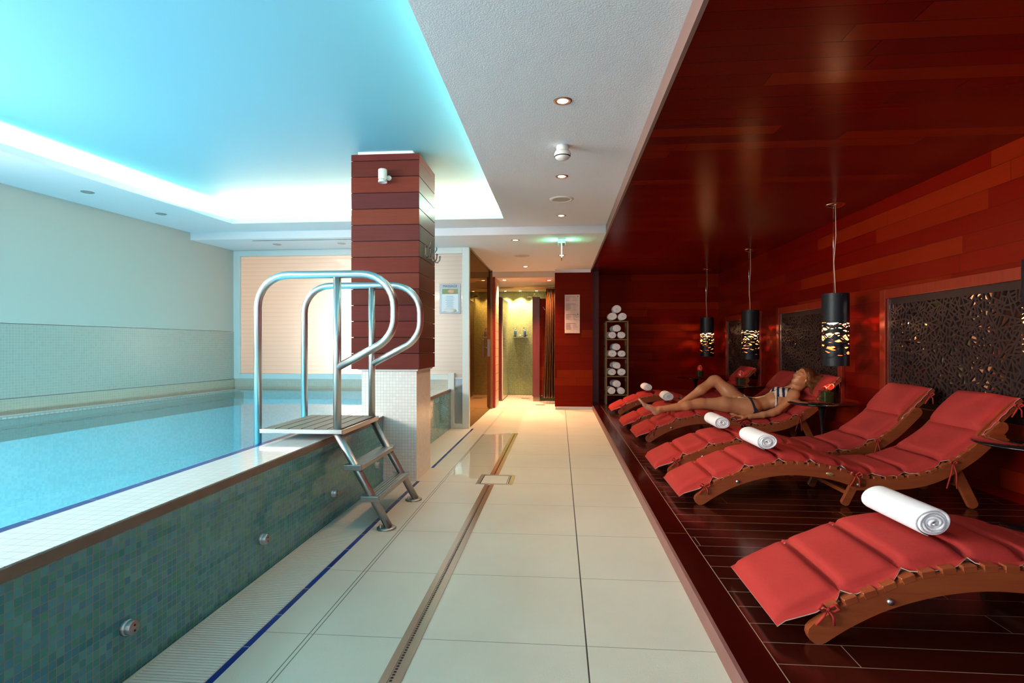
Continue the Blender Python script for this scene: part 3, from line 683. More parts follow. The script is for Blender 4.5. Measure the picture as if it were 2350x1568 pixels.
# ------------------------------------------------------------ ceiling fittings
def downlight(x, y, z, lit, lab, r=.05, grp='recessed ceiling spotlights'):
    e = empty('downlight', (x,y,z), label=lab, cat='ceiling light', group=grp)
    MB().lathe([(r*.62,.004),(r*.66,-.003),(r,-.004),(r+.004,0)], 28).build('ring', plain('copper_ring', (.55,.36,.27,1), .3, 1.0) if lit and 'ring' not in M else M.get('ring', M['darksteel']) if lit else M['darksteel'], e)
    MB().lathe([(0,-.0015),(r*.62,-.0015)], 20).build('lamp', M['lamp'] if lit else M['lampoff'], e)
    if lit:
        L = bpy.data.lights.new('downlight_beam', 'SPOT'); L.energy = lit; L.color = (1,.56,.30); L.spot_size = R(105); L.spot_blend = .7; L.shadow_soft_size = .03
        o = bpy.data.objects.new('downlight_beam', L); o.location = (0,0,-.02); COL.objects.link(o); o.parent = e
M['ring'] = plain('copper_ring', (.55,.36,.27,1), .3, 1.0)
downlight(.018, 3.209, 2.49, 18, 'largest lit spotlight, nearest the camera in the white ceiling')
downlight(.018, 4.639, 2.49, 18, 'lit spotlight in the white ceiling between smoke detector and round speaker')
downlight(.018, 6.041, 2.49, 22, 'lit spotlight just in front of the ceiling step')
downlight(-.541, 6.909, 2.40, 12, 'lit spotlight left of the green exit sign')
downlight(.031, 8.133, 2.40, 45, 'lit spotlight behind the hanging exit sign')
downlight(-.558, 9.251, 2.40, 90, 'lit spotlight at the end of the corridor ceiling')
downlight(-1.0, 10.2, 2.29, 110, 'left bright spotlight at the shower entrance ceiling')
downlight(-.19, 10.3, 2.29, 110, 'right bright spotlight at the shower entrance near the curtain')
for x, lab in ((-1.18,'leftmost'),(-.856,'middle'),(-.50,'rightmost')):
    downlight(x, 12.25, 2.29, 42, lab+' of three spotlights washing the green mosaic wall', .045)
downlight(-4.261, 4.752, 2.49, 0, 'unlit spotlight in the soffit above the left wall, nearer one')
downlight(-4.192, 5.604, 2.49, 0, 'unlit spotlight in the left soffit, farther one')
downlight(-3.618, 6.948, 2.40, 0, 'unlit spotlight above the left part of the frosted window')
downlight(-2.768, 6.958, 2.40, 0, 'unlit spotlight above the frosted window beside the pillar')
sd = empty('smoke_detector', (.021,3.931,2.49), label='white domed smoke detector on the ceiling', cat='smoke detector')
MB().lathe([(.0,-.0),(.043,0),(.043,-.03),(.036,-.034),(.03,-.04)], 32).build('base', M['white'], sd)
MB().lathe([(.03,-.034),(.052,-.040),(.058,-.055),(.056,-.072)], 32).lathe([(.0,-.098),(.03,-.096),(.046,-.088),(.052,-.078)], 32).build('dome', M['white'], sd)
MB().lathe([(.050,-.070),(.048,-.082)], 32).build('vent_ring', M['core'], sd)
def speaker(x, y, z, lab, mat):
    e = empty('ceiling_speaker', (x,y,z), label=lab, cat='speaker', group='round ceiling speakers')
    MB().lathe([(.080,-.004),(.088,-.010),(.11,-.006),(.115,0)], 40).build('rim', mat, e)
    MB().lathe([(0,-.006),(.080,-.005)], 40).build('grille', plain('speaker_grille', (.45,.45,.43,1), .6, bump=.8, bscale=600), e)
speaker(.021, 5.357, 2.49, 'round white ceiling speaker between two lit spotlights', M['white'])
speaker(-.547, 8.124, 2.40, 'round ceiling speaker in the far corridor ceiling', plain('beige_rim', (.6,.5,.4,1), .5))
ES = empty('exit_sign', (.026,6.86,2.40), label='green lit exit sign with glass blade hanging edge-on from the ceiling', cat='exit sign')
MB().box((-.045,-.02,-.06),(.045,.20,0)).build('housing', M['white'], ES, bevel=.003)
MB().box((-.04,-.0215,-.055),(.04,-.02,-.012)).box((-.0465,.0,-.05),(-.045,.18,-.02)).box((.045,.0,-.05),(.0465,.18,-.02)).build('lit_panel', M['ledglow'], ES)
MB().box((-.005,-.03,-.23),(.005,.28,-.01)).build('blade', plain('blade_green', (.25,.6,.4,1), .1), ES)
MB().box((-.007,-.034,-.235),(.007,-.03,-.01)).build('blade_edge', M['ledwhite'], ES)
for s in (-1, 1):
    L = bpy.data.lights.new('exit_glow', 'AREA'); L.energy = .55; L.color = (.15,1,.5); L.size = .08
    o = bpy.data.objects.new('exit_glow', L); o.location = (s*.05,.08,-.035); o.rotation_euler = (0,s*R(-100),0); COL.objects.link(o); o.parent = ES

# ------------------------------------------------------------ signs
def textobj(name, body, size, mat, parent, loc, ext=.0006):
    cu = bpy.data.curves.new(name, 'FONT'); cu.body = body; cu.size = size; cu.extrude = ext; cu.align_x = 'CENTER'; cu.materials.append(mat); cu.offset = 0
    t = bpy.data.objects.new(name, cu); COL.objects.link(t); dg = bpy.context.evaluated_depsgraph_get(); me = bpy.data.meshes.new_from_object(t.evaluated_get(dg)); bpy.data.objects.remove(t)
    o = bpy.data.objects.new(name, me); COL.objects.link(o); o.parent = parent; o.location = loc; o.rotation_euler = (R(90),0,0); return o
MS = empty('massage_sign', (-1.4485,YB+.04,1.52), label='silver framed MASSAGE poster on the frosted glass right of the pillar', cat='sign')
MB().box((-.142,-.02,0),(.142,.0,.40)).build('frame', plain('silver_frame', (.36,.40,.46,1), .35, .3), MS, bevel=.003)
MB().box((-.112,-.0225,.03),(.112,-.02,.335)).build('poster', M['paper'], MS)
MB().box((-.108,-.024,.262),(.108,-.0225,.332)).build('photo', M['photo1'], MS); MB().lathe([(0,.0),(.05,0),(.05,.002),(0,.002)], 20, (.02,-.024,.297), M=Matrix.Scale(.6,3,(0,0,1)) @ Matrix.Rotation(R(90),3,'X')).build('photo_detail', M['photo2'], MS)
l_ = MB()
for k in range(13):
    w = random.uniform(.04,.085); l_.box((-w,-.0235,.235-k*.0125),(w*.9,-.0225,.239-k*.0125))
l_.build('small_print', M['blueink'], MS)
MB().lathe([(0,0),(.09,0),(.09,.001),(0,.001)], 24, (0,-.0235,.045), M=Matrix.Scale(.35,3,(0,0,1)) @ Matrix.Rotation(R(90),3,'X')).build('pale_arc', M['white'], MS)
textobj('heading', 'MASSAGE', .045, M['ink'], MS, (0,-.0215,.352))
IB = empty('notice_board', (.2175,9.65,1.307), label='tall pale notice with rows of text and two arrows on the red wall block', cat='notice')
MB().box((-.1285,-.012,0),(.1285,0,.66)).build('board', M['board'], IB, bevel=.004)
l_ = MB(); rnd = random.Random(3)
for zt, n in ((.625,9),(.50,13),(.325,11),(.17,13)):
    l_.box((-.11,-.0135,zt-.006),(.055,-.012,zt+.003))
    for k in range(n-2):
        zz = zt-.018-k*.0088; l_.box((-.11,-.0132,zz-.002),(-.11+rnd.uniform(.05,.10),-.012,zz+.0015))
        if k % 2 == 0: l_.box((.01,-.0132,zz-.002),(.01+rnd.uniform(.04,.09),-.012,zz+.0015))
l_.build('text_rows', M['greyink'], IB)
a_ = MB(); a2_ = MB(); a_.box((.075,-.0135,.625),(.095,-.012,.631)).prism([(.092,.615),(.106,.628),(.092,.641)], -.0135, -.012); a2_.box((.09,-.0135,.322),(.108,-.012,.328)).prism([(.094,.312),(.094,.338),(.08,.325)], -.0135, -.012)
a_.build('arrow', M['ink'], IB, fixn=True); a2_.build('arrow', M['ink'], IB, fixn=True)

# ------------------------------------------------------------ pendants
def make_pendant(lab, loc, seed):
    x, y, zr = loc; rnd = random.Random(seed)
    e = empty('pendant_lamp', (x,y,2.446), label=lab, cat='pendant lamp', group='black pendant lamps over the loungers')
    MB().lathe([(.0,-.036),(.02,-.034),(.055,-.022),(.085,-.006),(.088,0)], 36).build('ceiling_rose', M['chrome'], e)
    MB().tube([(0,0,-.03),(.004,0,-.3),(-.015,.0,-.55),(-.006,0,-.72),(.0,0,-.86)], .004, 8).build('cable', plain('clear_cable', (.7,.45,.33,1), .3), e)
    MB().tube([(-.02,.0,-.02),(-.02,0,-.32),(-.018,0,-.86)], .0018, 6).build('steel_wire', M['chrome'], e)
    top, bot, rad = -.853, -1.54, .117
    MB().lathe([(.0,-.855),(.03,-.856),(.03,-.875),(0,-.876)], 20).tube([(-rad,0,-.87),(rad,0,-.87)], .003, 6).tube([(0,-rad,-.87),(0,rad,-.87)], .003, 6).build('carrier', M['darksteel'], e)
    m_ = MB()
    def band(z0, z1): 
        rows = []
        for zz in (z0, z1): rows.append([(rad*math.cos(2*math.pi*k/72), rad*math.sin(2*math.pi*k/72), zz) for k in range(73)])
        m_.grid(rows, 0, False)
    zopen, zlow = top-.275, bot+.055
    band(zopen, top); band(bot, zlow)
    # woven strips between the rings
    for i in range(27):
        t = i/26; zc = zopen + (zlow-zopen)*t + rnd.uniform(-.010,.010); ph = rnd.uniform(0,6.28); amp = rnd.uniform(.012,.032); fq = rnd.choice((1,2,2,3))
        w = rnd.uniform(.005,.008)*(1+1.2*t)
        rows = [[], []]; rr = rad - .0006*(i % 3)
        for k in range(73):
            an = 2*math.pi*k/72; tri = 2/math.pi*math.asin(math.sin(fq*an+ph)); zz = zc + amp*tri*1.2 + .35*amp*math.sin((fq+4)*an+ph*2)
            zz = max(zlow-.0, min(zopen+.0, zz))
            rows[0].append((rr*math.cos(an), rr*math.sin(an), zz-w)); rows[1].append((rr*math.cos(an), rr*math.sin(an), zz+w))
        m_.grid(rows, 0, False)
    sh = m_.build('shade', [M['shade'], M['shadein']], e)
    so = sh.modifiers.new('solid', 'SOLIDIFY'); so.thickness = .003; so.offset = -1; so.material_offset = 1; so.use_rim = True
    MB().lathe([(.0,-1.135),(.085,-1.13),(.09,-1.122),(.03,-1.08),(.02,-.88)], 28).build('lamp_holder', M['whitealu'], e)
    MB().lathe([(.0,-1.142),(.08,-1.1365)], 28).build('lit_disc', emit('lit_disc', (1,.85,.6,1), 14) if 'disc' not in M else M['disc'], e)
    L = bpy.data.lights.new('bulb', 'POINT'); L.energy = 3.6; L.color = (1,.55,.26); L.shadow_soft_size = .012
    o = bpy.data.objects.new('bulb', L); o.location = (0,0,-1.17); COL.objects.link(o); o.parent = e
    L = bpy.data.lights.new('uplight', 'SPOT'); L.energy = 200; L.color = (1,.50,.22); L.spot_size = R(120); L.spot_blend = .25; L.shadow_soft_size = .015
    o = bpy.data.objects.new('uplight', L); o.location = (0,0,-1.04); o.rotation_euler = (R(180),0,0); COL.objects.link(o); o.parent = e
    return e
M['disc'] = emit('lit_disc', (1,.85,.6,1), 5)
make_pendant('black cut-work cylinder pendant lamp, nearest fully visible one', (2.63,5.617,0), 1)
make_pendant('black cut-work pendant lamp in the middle of the row', (2.67,8.146,0), 2)
make_pendant('black cut-work pendant lamp farthest away near the end wall', (2.60,10.2,0), 3)
make_pendant('black pendant lamp cut off by the right edge of the picture', (2.755,3.42,0), 4)

# ------------------------------------------------------------ tables, vases, flowers
def make_table(lab, x, y):
    e = empty('side_table', (x,y,.07), label=lab, cat='side table', group='round black side tables between loungers')
    MB().lathe([(0,.486),(.29,.486),(.302,.482),(.302,.476),(.28,.468),(0,.466)], 56).build('top', M['black'], e)
    MB().lathe([(.0,.466),(.05,.464),(.045,.45),(.03,.40),(.016,.30),(.013,.2),(.016,.1),(.04,.03),(.10,.012),(.17,.006),(.175,0),(0,0)], 32).build('pedestal', M['black'], e)
    return e
make_table('round glossy black side table at the right edge, between the two nearest loungers', 2.66, 3.36)
make_table('round glossy black side table beside the lying person, square vase on it', 2.50, 5.60)
make_table('round glossy black side table behind the bent knee', 2.45, 7.85)
make_table('small looking round black table farthest away, below the last pendant lamp', 2.32, 9.85)
def vase(x, y, lab, flab, tilt, r=.05):
    z = .556; e = empty('glass_vase', (x,y,z), label=lab, cat='vase', group='square glass vases on the side tables')
    w, h = .055, .12
    for s in (0,):
        q = MB().box((-w,-w,0),(w,w,.014)).box((-w,-w,.014),(-w+.004,w,h)).box((w-.004,-w,.014),(w,w,h)).box((-w+.004,-w,.014),(w-.004,-w+.004,h)).box((-w+.004,w-.004,.014),(w-.004,w,h))
        q.build('glass', M['glassclear'], e)
    rows = [[((w-.010)*math.copysign(abs(math.cos(a))**.4, math.cos(a)), (w-.010)*math.copysign(abs(math.sin(a))**.4, math.sin(a)), zz) for a in [i*math.pi/16 for i in range(33)]] for zz in (.018,.108)]
    lf = MB().grid(rows).build('rolled_leaf', M['leaf'], e)
    fz = z+.125
    f = empty('anthurium_flower', (x,y,fz-.09), label=flab, cat='flower', group='red anthuriums in the vases')
    MB().tube([(0,0,0),(.004,0,.05),(0,0,.10)], .003, 8).build('stem', M['leaf'], f)
    rows = []
    for i in range(9):
        t = i/8; row = []
        for k in range(25):
            a = 2*math.pi*k/24 - math.pi; rr = (r*1.15)*(1-.28*math.sin(abs(a)/2)**2*0 + .0) * t * (1.0 + .22*math.cos(a) - .30*math.exp(-((abs(a)-math.pi)/.35)**2))
            row.append((rr*math.cos(a), rr*math.sin(a), .020*t*t*(1+.5*math.cos(2*a)) + .003*math.sin(9*a)*t))
        rows.append([(p[0],p[1]*.72,p[2]) for p in row])
    s = MB().grid(rows).build('spathe', M['spathe'], f, (0,0,.10), rot=tilt); q = s.modifiers.new('solid','SOLIDIFY'); q.thickness = .002
    MB().tube([(-.005,0,.0),(.01,0,.015),(.03,0,.030),(.055,0,.036)], [.005,.006,.005,.003], 10).build('spadix', M['spadix'], s)
vase(2.50, 5.50, 'square glass vase with rolled leaf on the table beside the lying person', 'red anthurium lying flat over the vase nearest the lying person', (R(20),R(-15),R(20)))
vase(2.42, 7.76, 'square glass vase on the table behind the bent knee', 'red anthurium standing upright in the middle vase', (0,R(-72),R(55)))
vase(2.38, 9.80, 'square glass vase on the farthest table by the end wall', 'small red anthurium in the farthest vase', (0,R(-75),R(62)))

# ------------------------------------------------------------ sun loungers
def catmull(pts, n=10):
    out = []; P = [pts[0]] + list(pts) + [pts[-1]]
    for i in range(1, len(P)-2):
        for k in range(n):
            t = k/n; p0, p1, p2, p3 = P[i-1], P[i], P[i+1], P[i+2]
            out.append(tuple(.5*(2*p1[j]+(p2[j]-p0[j])*t+(2*p0[j]-5*p1[j]+4*p2[j]-p3[j])*t*t+(3*p1[j]-p0[j]-3*p2[j]+p3[j])*t**3) for j in range(len(p1))))
    out.append(tuple(pts[-1])); return out
def offset(path, d):
    o = []
    for i, p in enumerate(path):
        a = path[max(i-1,0)]; b = path[min(i+1,len(path)-1)]; L = math.dist(a, b) or 1; o.append((p[0]-(b[1]-a[1])/L*d, p[1]+(b[0]-a[0])/L*d))
    return o
class Path:
    def __init__(s, pts):
        s.p = pts; s.s = [0]
        for i in range(1, len(pts)): s.s.append(s.s[-1]+math.dist(pts[i], pts[i-1]))
        s.L = s.s[-1]
    def at(s, d):
        if d <= 0: i = 0
        elif d >= s.L: i = len(s.p)-2
        else:
            i = 0
            while s.s[i+1] < d: i += 1
        a, b = s.p[i], s.p[i+1]; L = s.s[i+1]-s.s[i]; t = (d-s.s[i])/L
        tx, tz = (b[0]-a[0])/L, (b[1]-a[1])/L
        return (a[0]+(b[0]-a[0])*t, a[1]+(b[1]-a[1])*t), (tx, tz), (-tz, tx)
    def sx(s, x):
        for i in range(len(s.p)-1):
            if s.p[i][0] <= x <= s.p[i+1][0]: return s.s[i]+(x-s.p[i][0])/(s.p[i+1][0]-s.p[i][0])*(s.s[i+1]-s.s[i])
        return s.L
FR = catmull([(.03,.035),(.11,.09),(.22,.15),(.34,.195),(.45,.223),(.57,.238),(.69,.236),(.80,.222),(.90,.200),(1.02,.158)], 6)   # front rail centre line
BR = catmull([(.99,.150),(1.09,.152),(1.22,.156),(1.35,.172),(1.46,.205),(1.58,.268),(1.70,.355),(1.80,.455),(1.86,.52)], 6)
HR = catmull([(1.76,.455),(1.84,.54),(1.91,.61),(1.975,.665)], 5)
SP_ = Path(catmull([(.03,.115),(.11,.155),(.22,.20),(.34,.252),(.45,.277),(.57,.290),(.69,.287),(.80,.274),(.90,.254),(1.00,.222),(1.09,.206),(1.22,.208),(1.35,.223),(1.46,.258),(1.58,.322),(1.70,.408),(1.78,.482),(1.84,.555),(1.91,.625),(1.99,.70)], 8))
def rail(mb, path, hw, y0, y1, ends=(True, True)):
    up = offset(path, hw); lo = offset(path, -hw); out = list(up)
    def cap(i, sgn):
        p = path[i]; q = path[i+1] if i == 0 else path[i-1]; a0 = math.atan2(p[1]-q[1], p[0]-q[0])
        return [(p[0]+hw*math.cos(a0+d), p[1]+hw*math.sin(a0+d)) for d in ([R(x) for x in (60,30,0,-30,-60)])]
    e2 = cap(len(path)-1, 1); out += e2 + lo[::-1] + cap(0, -1)
    # quads instead of one ngon: strip + caps
    n = len(path)
    for (p, q, flip) in ((y0, y0, 0), (y1, y1, 1)):
        vs = [(a[0], p, a[1]) for a in up] + [(a[0], p, a[1]) for a in lo]
        fs = [(i, i+1, n+i+1, n+i) for i in range(n-1)]
        if not flip: fs = [f[::-1] for f in fs]
        mb.add(vs, fs)
        for idx, c_ in ((n-1, e2), (0, cap(0, -1))):
            loop = ([up[idx]] + c_ + [lo[idx]]) if idx else ([lo[idx]] + c_ + [up[idx]])
            f = tuple(range(len(loop)));
            mb.add([(a[0], p, a[1]) for a in loop], [f if flip else f[::-1]])
    m_ = len(out); vs = [(a[0], y0, a[1]) for a in out] + [(a[0], y1, a[1]) for a in out]
    mb.add(vs, [(i, (i+1)%m_, (i+1)%m_+m_, i+m_) for i in range(m_)], 0, True)
    return mb
LWD = .57
def cushion(mb, spath, seams, w0, w1, th, seed, drop=0, lift=0):
    rnd = random.Random(seed); S = []
    for i in range(len(seams)-1):
        for k in range(10): S.append((seams[i]+(seams[i+1]-seams[i])*k/10, k/10, i))
    S.append((seams[-1], 1.0, len(seams)-2))
    fl = .024; NV = 16
    ws = [rnd.uniform(.6,1.5) for _ in seams] + [1]
    top, bot = [], []
    for s, t, seg in S:
        (x, z), (tx, tz), (nx, nz) = spath.at(s)
        if s < 0: x += tx*s; z += tz*s
        if s > spath.L: x += tx*(s-spath.L); z += tz*(s-spath.L)
        ps = max(0, 1-abs(2*t-1)**7)**.5; pinch = (1-min(1, 4*min(t, 1-t)))**2
        if s in (seams[0], seams[-1]): pinch = 0
        rt, rb = [], []
        for j in range(-2, NV+3):
            if j < 0: v = w0 - fl*(-j/2.0); pv = 0; k = -j/2
            elif j > NV: v = w1 + fl*((j-NV)/2.0); pv = 0; k = (j-NV)/2
            else: v = w0+(w1-w0)*(j/NV if 0 < j < NV else j/NV); pv = max(0, 1-abs(2*j/NV-1)**9)**.5; k = 0
            if 0 < j < NV:  # concentrate rows at the edges
                u = j/NV; u = .5-.5*math.cos(math.pi*u); v = w0+(w1-w0)*u; pv = max(0, 1-abs(2*u-1)**10)**.5
            inner = 0 if k == 0 else 1
            yoff = pinch*.012*(1 if v < (w0+w1)/2 else -1)*inner
            sag = inner*k*(-.010*math.sin(math.pi*t)*ws[seg] + .012*pinch + .003*math.sin(s*90+seed))
            h = .004 + th*ps*pv*(1+.05*math.sin(7*v+seg)) + lift
            rt.append((x+nx*(h+sag), v+yoff, z+nz*(h+sag))); hb = lift + sag + (0 if pv else .001)
            rb.append((x+nx*hb, v+yoff, z+nz*hb))
        top.append(rt); bot.append(rb)
    mb.grid(top, 0, True, flip=True); mb.grid(bot, 1, True)
    # piping / hem all round
    for side in (0, -1):
        mb.grid([[r[side] for r in top], [r[side] for r in bot]], 1, False, flip=(side == 0))
    mb.grid([top[0], bot[0]], 1, False); mb.grid([top[-1], bot[-1]], 1, False, flip=True)
    edge = [r[0] for r in top]; return edge
def bow(mb, p, s=1, drop=.10):
    x, y, z = p
    for a in (-1, 1):
        mb.tube([(x,y,z),(x+a*.02*s,y-.006,z+.018*s),(x+a*.035*s,y-.008,z+.004*s),(x+a*.018*s,y-.006,z-.006*s),(x,y,z)], [.002,.005,.006,.004,.002], 8)
        mb.tube([(x,y,z),(x+a*.015,y-.008,z-drop*.4),(x+a*.03-.01,y-.004,z-drop)], [.003,.0045,.004], 8)
    mb.lathe([(0,.007),(.007,.003),(.007,-.003),(0,-.007)], 10, (x,y-.004,z))
def make_lounger():
    e = empty('sun_lounger', (0,0,0))
    for y0 in (0, LWD-.032):
        rail(MB(), FR, .037, y0, y0+.032).build('front_rail', M['lwood'], e, bevel=.003, fixn=True)
        y2 = y0+.034 if y0 == 0 else y0-.034
        rail(MB(), BR, .036, y0, y0+.032).build('back_rail', M['lwood'], e, bevel=.003, fixn=True)
        rail(MB(), HR, .028, y2, y2+.028).build('head_rail', M['lwood'], e, bevel=.003, fixn=True)
        def plank(p, q, w, t, yc):
            d = Vector((q[0]-p[0], q[1]-p[1])); L = d.length; d /= L; nn = Vector((-d.y, d.x)); mbb = MB()
            out = []
            for a in range(0, 181, 20):
                out.append((q[0]+d.x*(math.sin(R(a))*w/2)*.8 + nn.x*math.cos(R(a))*w/2, q[1]+d.y*(math.sin(R(a))*w/2)*.8 + nn.y*math.cos(R(a))*w/2))
            for a in range(0, 181, 20):
                out.append((p[0]-d.x*(math.sin(R(a))*w/2) - nn.x*math.cos(R(a))*w/2, p[1]-d.y*(math.sin(R(a))*w/2) - nn.y*math.cos(R(a))*w/2))
            return mbb.prism(out, yc, yc+t)
        yl = y0+.034 if y0 == 0 else y0-.028
        plank((1.0,.135), (.945,.024), .05, .026, yl).build('leg', M['lwood'], e, bevel=.003, fixn=True)
        plank((1.60,.27), (1.715,.028), .062, .026, yl).build('leg', M['lwood'], e, bevel=.003, fixn=True)
        yb = -.004 if y0 == 0 else LWD+.004
        for bx, bz in ((.262,.155),(1.005,.150),):
            MB().lathe([(0,.006),(.007,.006),(.011,.003),(.012,0),(.012,-.004)], 16, M=Matrix.Rotation(R(90),3,'X')).build('bolt', M['darksteel'], e, (bx,yb,bz))
    MB().box((1.64,.06,.13),(1.675,LWD-.06,.155)).build('stretcher', M['lwood'], e, bevel=.003)
    MB().box((.955,.06,.07),(.985,LWD-.06,.095)).build('stretcher', M['lwood'], e, bevel=.003)
    sl = MB(); d = .045; 
    while d < SP_.L-.02:
        (x, z), (tx, tz), (nx, nz) = SP_.at(d); hd = d > SP_.sx(1.83)
        ya, yb = ((-.001, LWD+.001) if not hd else (.03, LWD-.03))
        Mx = Matrix(((tx,0,nx,x),(0,1,0,0),(tz,0,nz,z),(0,0,0,1)))
        sl.box((-.0235,ya,-.026),(.0235,yb,-.001), 0, Mx); d += .068
    sl.build('slats', M['lwood'], e, bevel=.0025, segs=1)
    seams = [-.075] + [SP_.sx(v) for v in (.12,.32,.53,.72,.91,1.10,1.30,1.52,1.785)]
    c = MB(); edge = cushion(c, SP_, seams, .042, LWD-.042, .040, 5); co_ = c.build('cushion', [M['red'], M['cream']], e)
    c2 = MB(); cushion(c2, SP_, [SP_.sx(1.765), SP_.sx(1.985)], 0.045, LWD-.045, .055, 9, lift=.006); c2.build('pillow', [M['red'], M['cream']], e)
    t = MB(); bow(t, (.055,-.006,.125), 1, .055); t.build('foot_tie', M['red'], e)
    t = MB(); bow(t, (.985,-.012,.215), 1, .075); t.build('middle_tie', M['red'], e)
    t = MB(); bow(t, (1.56,-.015,.30), .6, .16); t.build('back_tie', M['red'], e)
    t = MB(); bow(t, (1.95,-.0,.655), .8, .07); t.build('head_tie', M['red'], e)
    return e
L0 = make_lounger()
spots = [(.862,2.02,0,'red cushioned wooden lounger nearest the camera, cut off by the right edge'),
         (.878,3.72,.3,'red cushioned wooden lounger second from the camera, brass plate on its rail'),
         (.860,4.53,0,'red cushioned wooden lounger just beyond the one with the brass plate, towel on it'),
         (.920,6.08,0,'red cushioned wooden lounger with the bikini clad person lying on it'),
         (.880,6.93,0,'red cushioned wooden lounger directly behind the lying person'),
         (.875,8.48,0,'red cushioned wooden lounger farthest away, nearest the towel rack')]
LG = []
for i, (x, y, rz, lab) in enumerate(spots):
    o = L0 if i == 0 else copy_tree(L0)
    o.location = (x,y,.07); o.rotation_euler = (0,0,R(rz)); tag(o, lab, 'lounger', 'red cushioned sun loungers on the deck'); LG.append(o)
npl = MB().lathe([(0,.002),(.011,.002),(.012,0)], 24, M=Matrix.Scale(2.3,3,(1,0,0)) @ Matrix.Rotation(R(90),3,'X')).build('brass_plate', M['brass'], LG[1], (.835,-.0005,.212), rot=(0,R(14),0))

# ------------------------------------------------------------ rolled towels
def towel_mesh(mb, L, Rr, seed, turns=4.5, sq=1.12):
    rnd = random.Random(seed); n = int(turns*26); pit = Rr/turns*.98; ph = rnd.uniform(0,6.28)
    a1, a2 = rnd.uniform(0,6.28), rnd.uniform(0,6.28); ph = R(-105) - turns*2*math.pi
    st = [(-L/2, .30), (-L/2+.004, .8), (-L/2+.012, 1.0), (-L/4,1),(0, 1.0),(L/4,1), (L/2-.012, 1.0), (L/2-.004, .8), (L/2, .30)]
    inner, outer = [], []
    for y, f in st:
        ri, ro = [], []
        for k in range(n+1):
            t = k/n; a = ph + t*turns*2*math.pi; r = pit*.35 + t*(Rr-pit*.85)
            r *= 1 + .03*math.sin(2*a+a1) + .018*math.sin(3*a+a2) ; hw = pit*.47*f
            if t > .97: hw *= max(.2, (1-t)/.03)
            yy = y + .004*math.sin(a*1.3+a2)*(1 if abs(y) > L/4 else 0) + (.007*(1-t) if y < 0 else -.007*(1-t))*(-1)
            for rr_, lst in ((r-hw, ri), (r+hw, ro)):
                lst.append((rr_*math.cos(a)*sq, yy, rr_*math.sin(a)/sq*.97))
        inner.append(ri); outer.append(ro)
    mb.grid(outer, 0, True, flip=False); mb.grid(inner, 0, True, flip=True)
    mb.grid([inner[0], outer[0]], 0, True); mb.grid([outer[-1], inner[-1]], 0, True)
    mb.grid([[r[-1] for r in outer], [r[-1] for r in inner]], 0, True)
    return mb
TW = []
def towel(x, y, z, L, r, lab, grp, seed, rz=0, ry=0):
    key = (L, r, seed)
    if len(TW) < 40:
        o = towel_mesh(MB(), L, r, seed, 5.2).build('rolled_towel', M['towel'], None, (x,y,z), fixn=True)
    TW.append(o); o.rotation_euler = (0, ry, rz); tag(o, lab, 'towel', grp); return o
G1 = 'rolled towels on the loungers'
towel(1.335,2.31,.462,.34,.063,'large white rolled towel on the nearest lounger',G1,1,R(2))
towel(1.352,3.98,.468,.35,.064,'white rolled towel on the second lounger from the camera',G1,2,R(1))
towel(1.33,4.90,.464,.34,.062,'white rolled towel on the third lounger, beside the lying person’s hand'.replace('’',"'"),G1,3)
towel(1.34,7.20,.468,.33,.065,'white rolled towel on the lounger behind the lying person, above the extended shin',G1,4,R(-3))
towel(1.32,8.72,.468,.33,.064,'white rolled towel on the farthest lounger, next to the towel rack',G1,5)

# towel rack
TR = empty('towel_rack', (.80,9.93,.07), label='narrow wooden towel rack with five piles of white rolled towels at the end wall', cat='rack')
TWd, TDp = .40, .34
for x in (0, TWd-.028):
    for y in (0, TDp-.03): MB().box((x,y,0),(x+.028,y+.03,1.45)).build('post', M['rackwood'], TR, bevel=.002)
rackz = [1.45, 1.145, .82, .50, .175]
for z in rackz:
    b_ = MB()
    for k in range(5): b_.box((.0,.004+k*.067,z-.022),(TWd,.060+k*.067,z-.004)) if z < 1.4 else b_.box((0,.0+k*.068,z-.012),(TWd,.060+k*.068,z+.006))
    b_.build('shelf', M['rackwood'], TR, bevel=.002)
MB().box((.0,.03,.18),(.02,.30,.21)).box((.0,.03,1.0),(.02,.30,1.03)).build('side_rail', M['rackwood'], TR)
G2 = 'rolled towels on the rack'; lv = ['on the top board of the rack', 'in the highest compartment of the rack', 'in the second compartment from the top of the rack', 'in the second lowest compartment of the rack', 'in the lowest compartment of the rack']
ts = 40
lv2 = ['on the rack top', 'on the highest rack shelf', 'on the second highest rack shelf', 'on the second lowest rack shelf', 'on the lowest rack shelf']
for i, z in enumerate(rackz):
    zb = .07 + z + (.006 if i == 0 else -.004); r = .079 if i == 0 else .072; rnd = random.Random(i)
    pos = [(.80+.115-.0*i,0,'lower left'),(.80+.115+2*r+.018,0,'lower right'),(.80+.115+r+.006,1,'upper')]
    for x, up, nm in pos:
        rr_ = r*rnd.uniform(.95,1.02); j = rnd.uniform(-.008,.008)
        ts += 1; o = towel_mesh(MB(), .22 if i else .26, rr_, ts, 5, 1.03).build('rolled_towel', M['towel'], None, (x+j, 10.0+rnd.uniform(-.01,.01), zb + rr_*.97 + up*(r*1.62)), fixn=True)
        tag(o, f'white rolled towel, {nm} of the front three {lv2[i]}', 'towel', G2)
    if i:
        for x, up, nm in ((.80+.09,0,'left'),(.80+.10+r,1,'upper')):
            ts += 1; o = towel_mesh(MB(), .16, r*.98, ts, 4, 1.03).build('rolled_towel', M['towel'], None, (x,10.205,zb+r*.96+up*(r*1.62)), fixn=True)
            tag(o, f'rolled towel half hidden behind the {nm} front one {lv2[i]}', 'towel', G2)

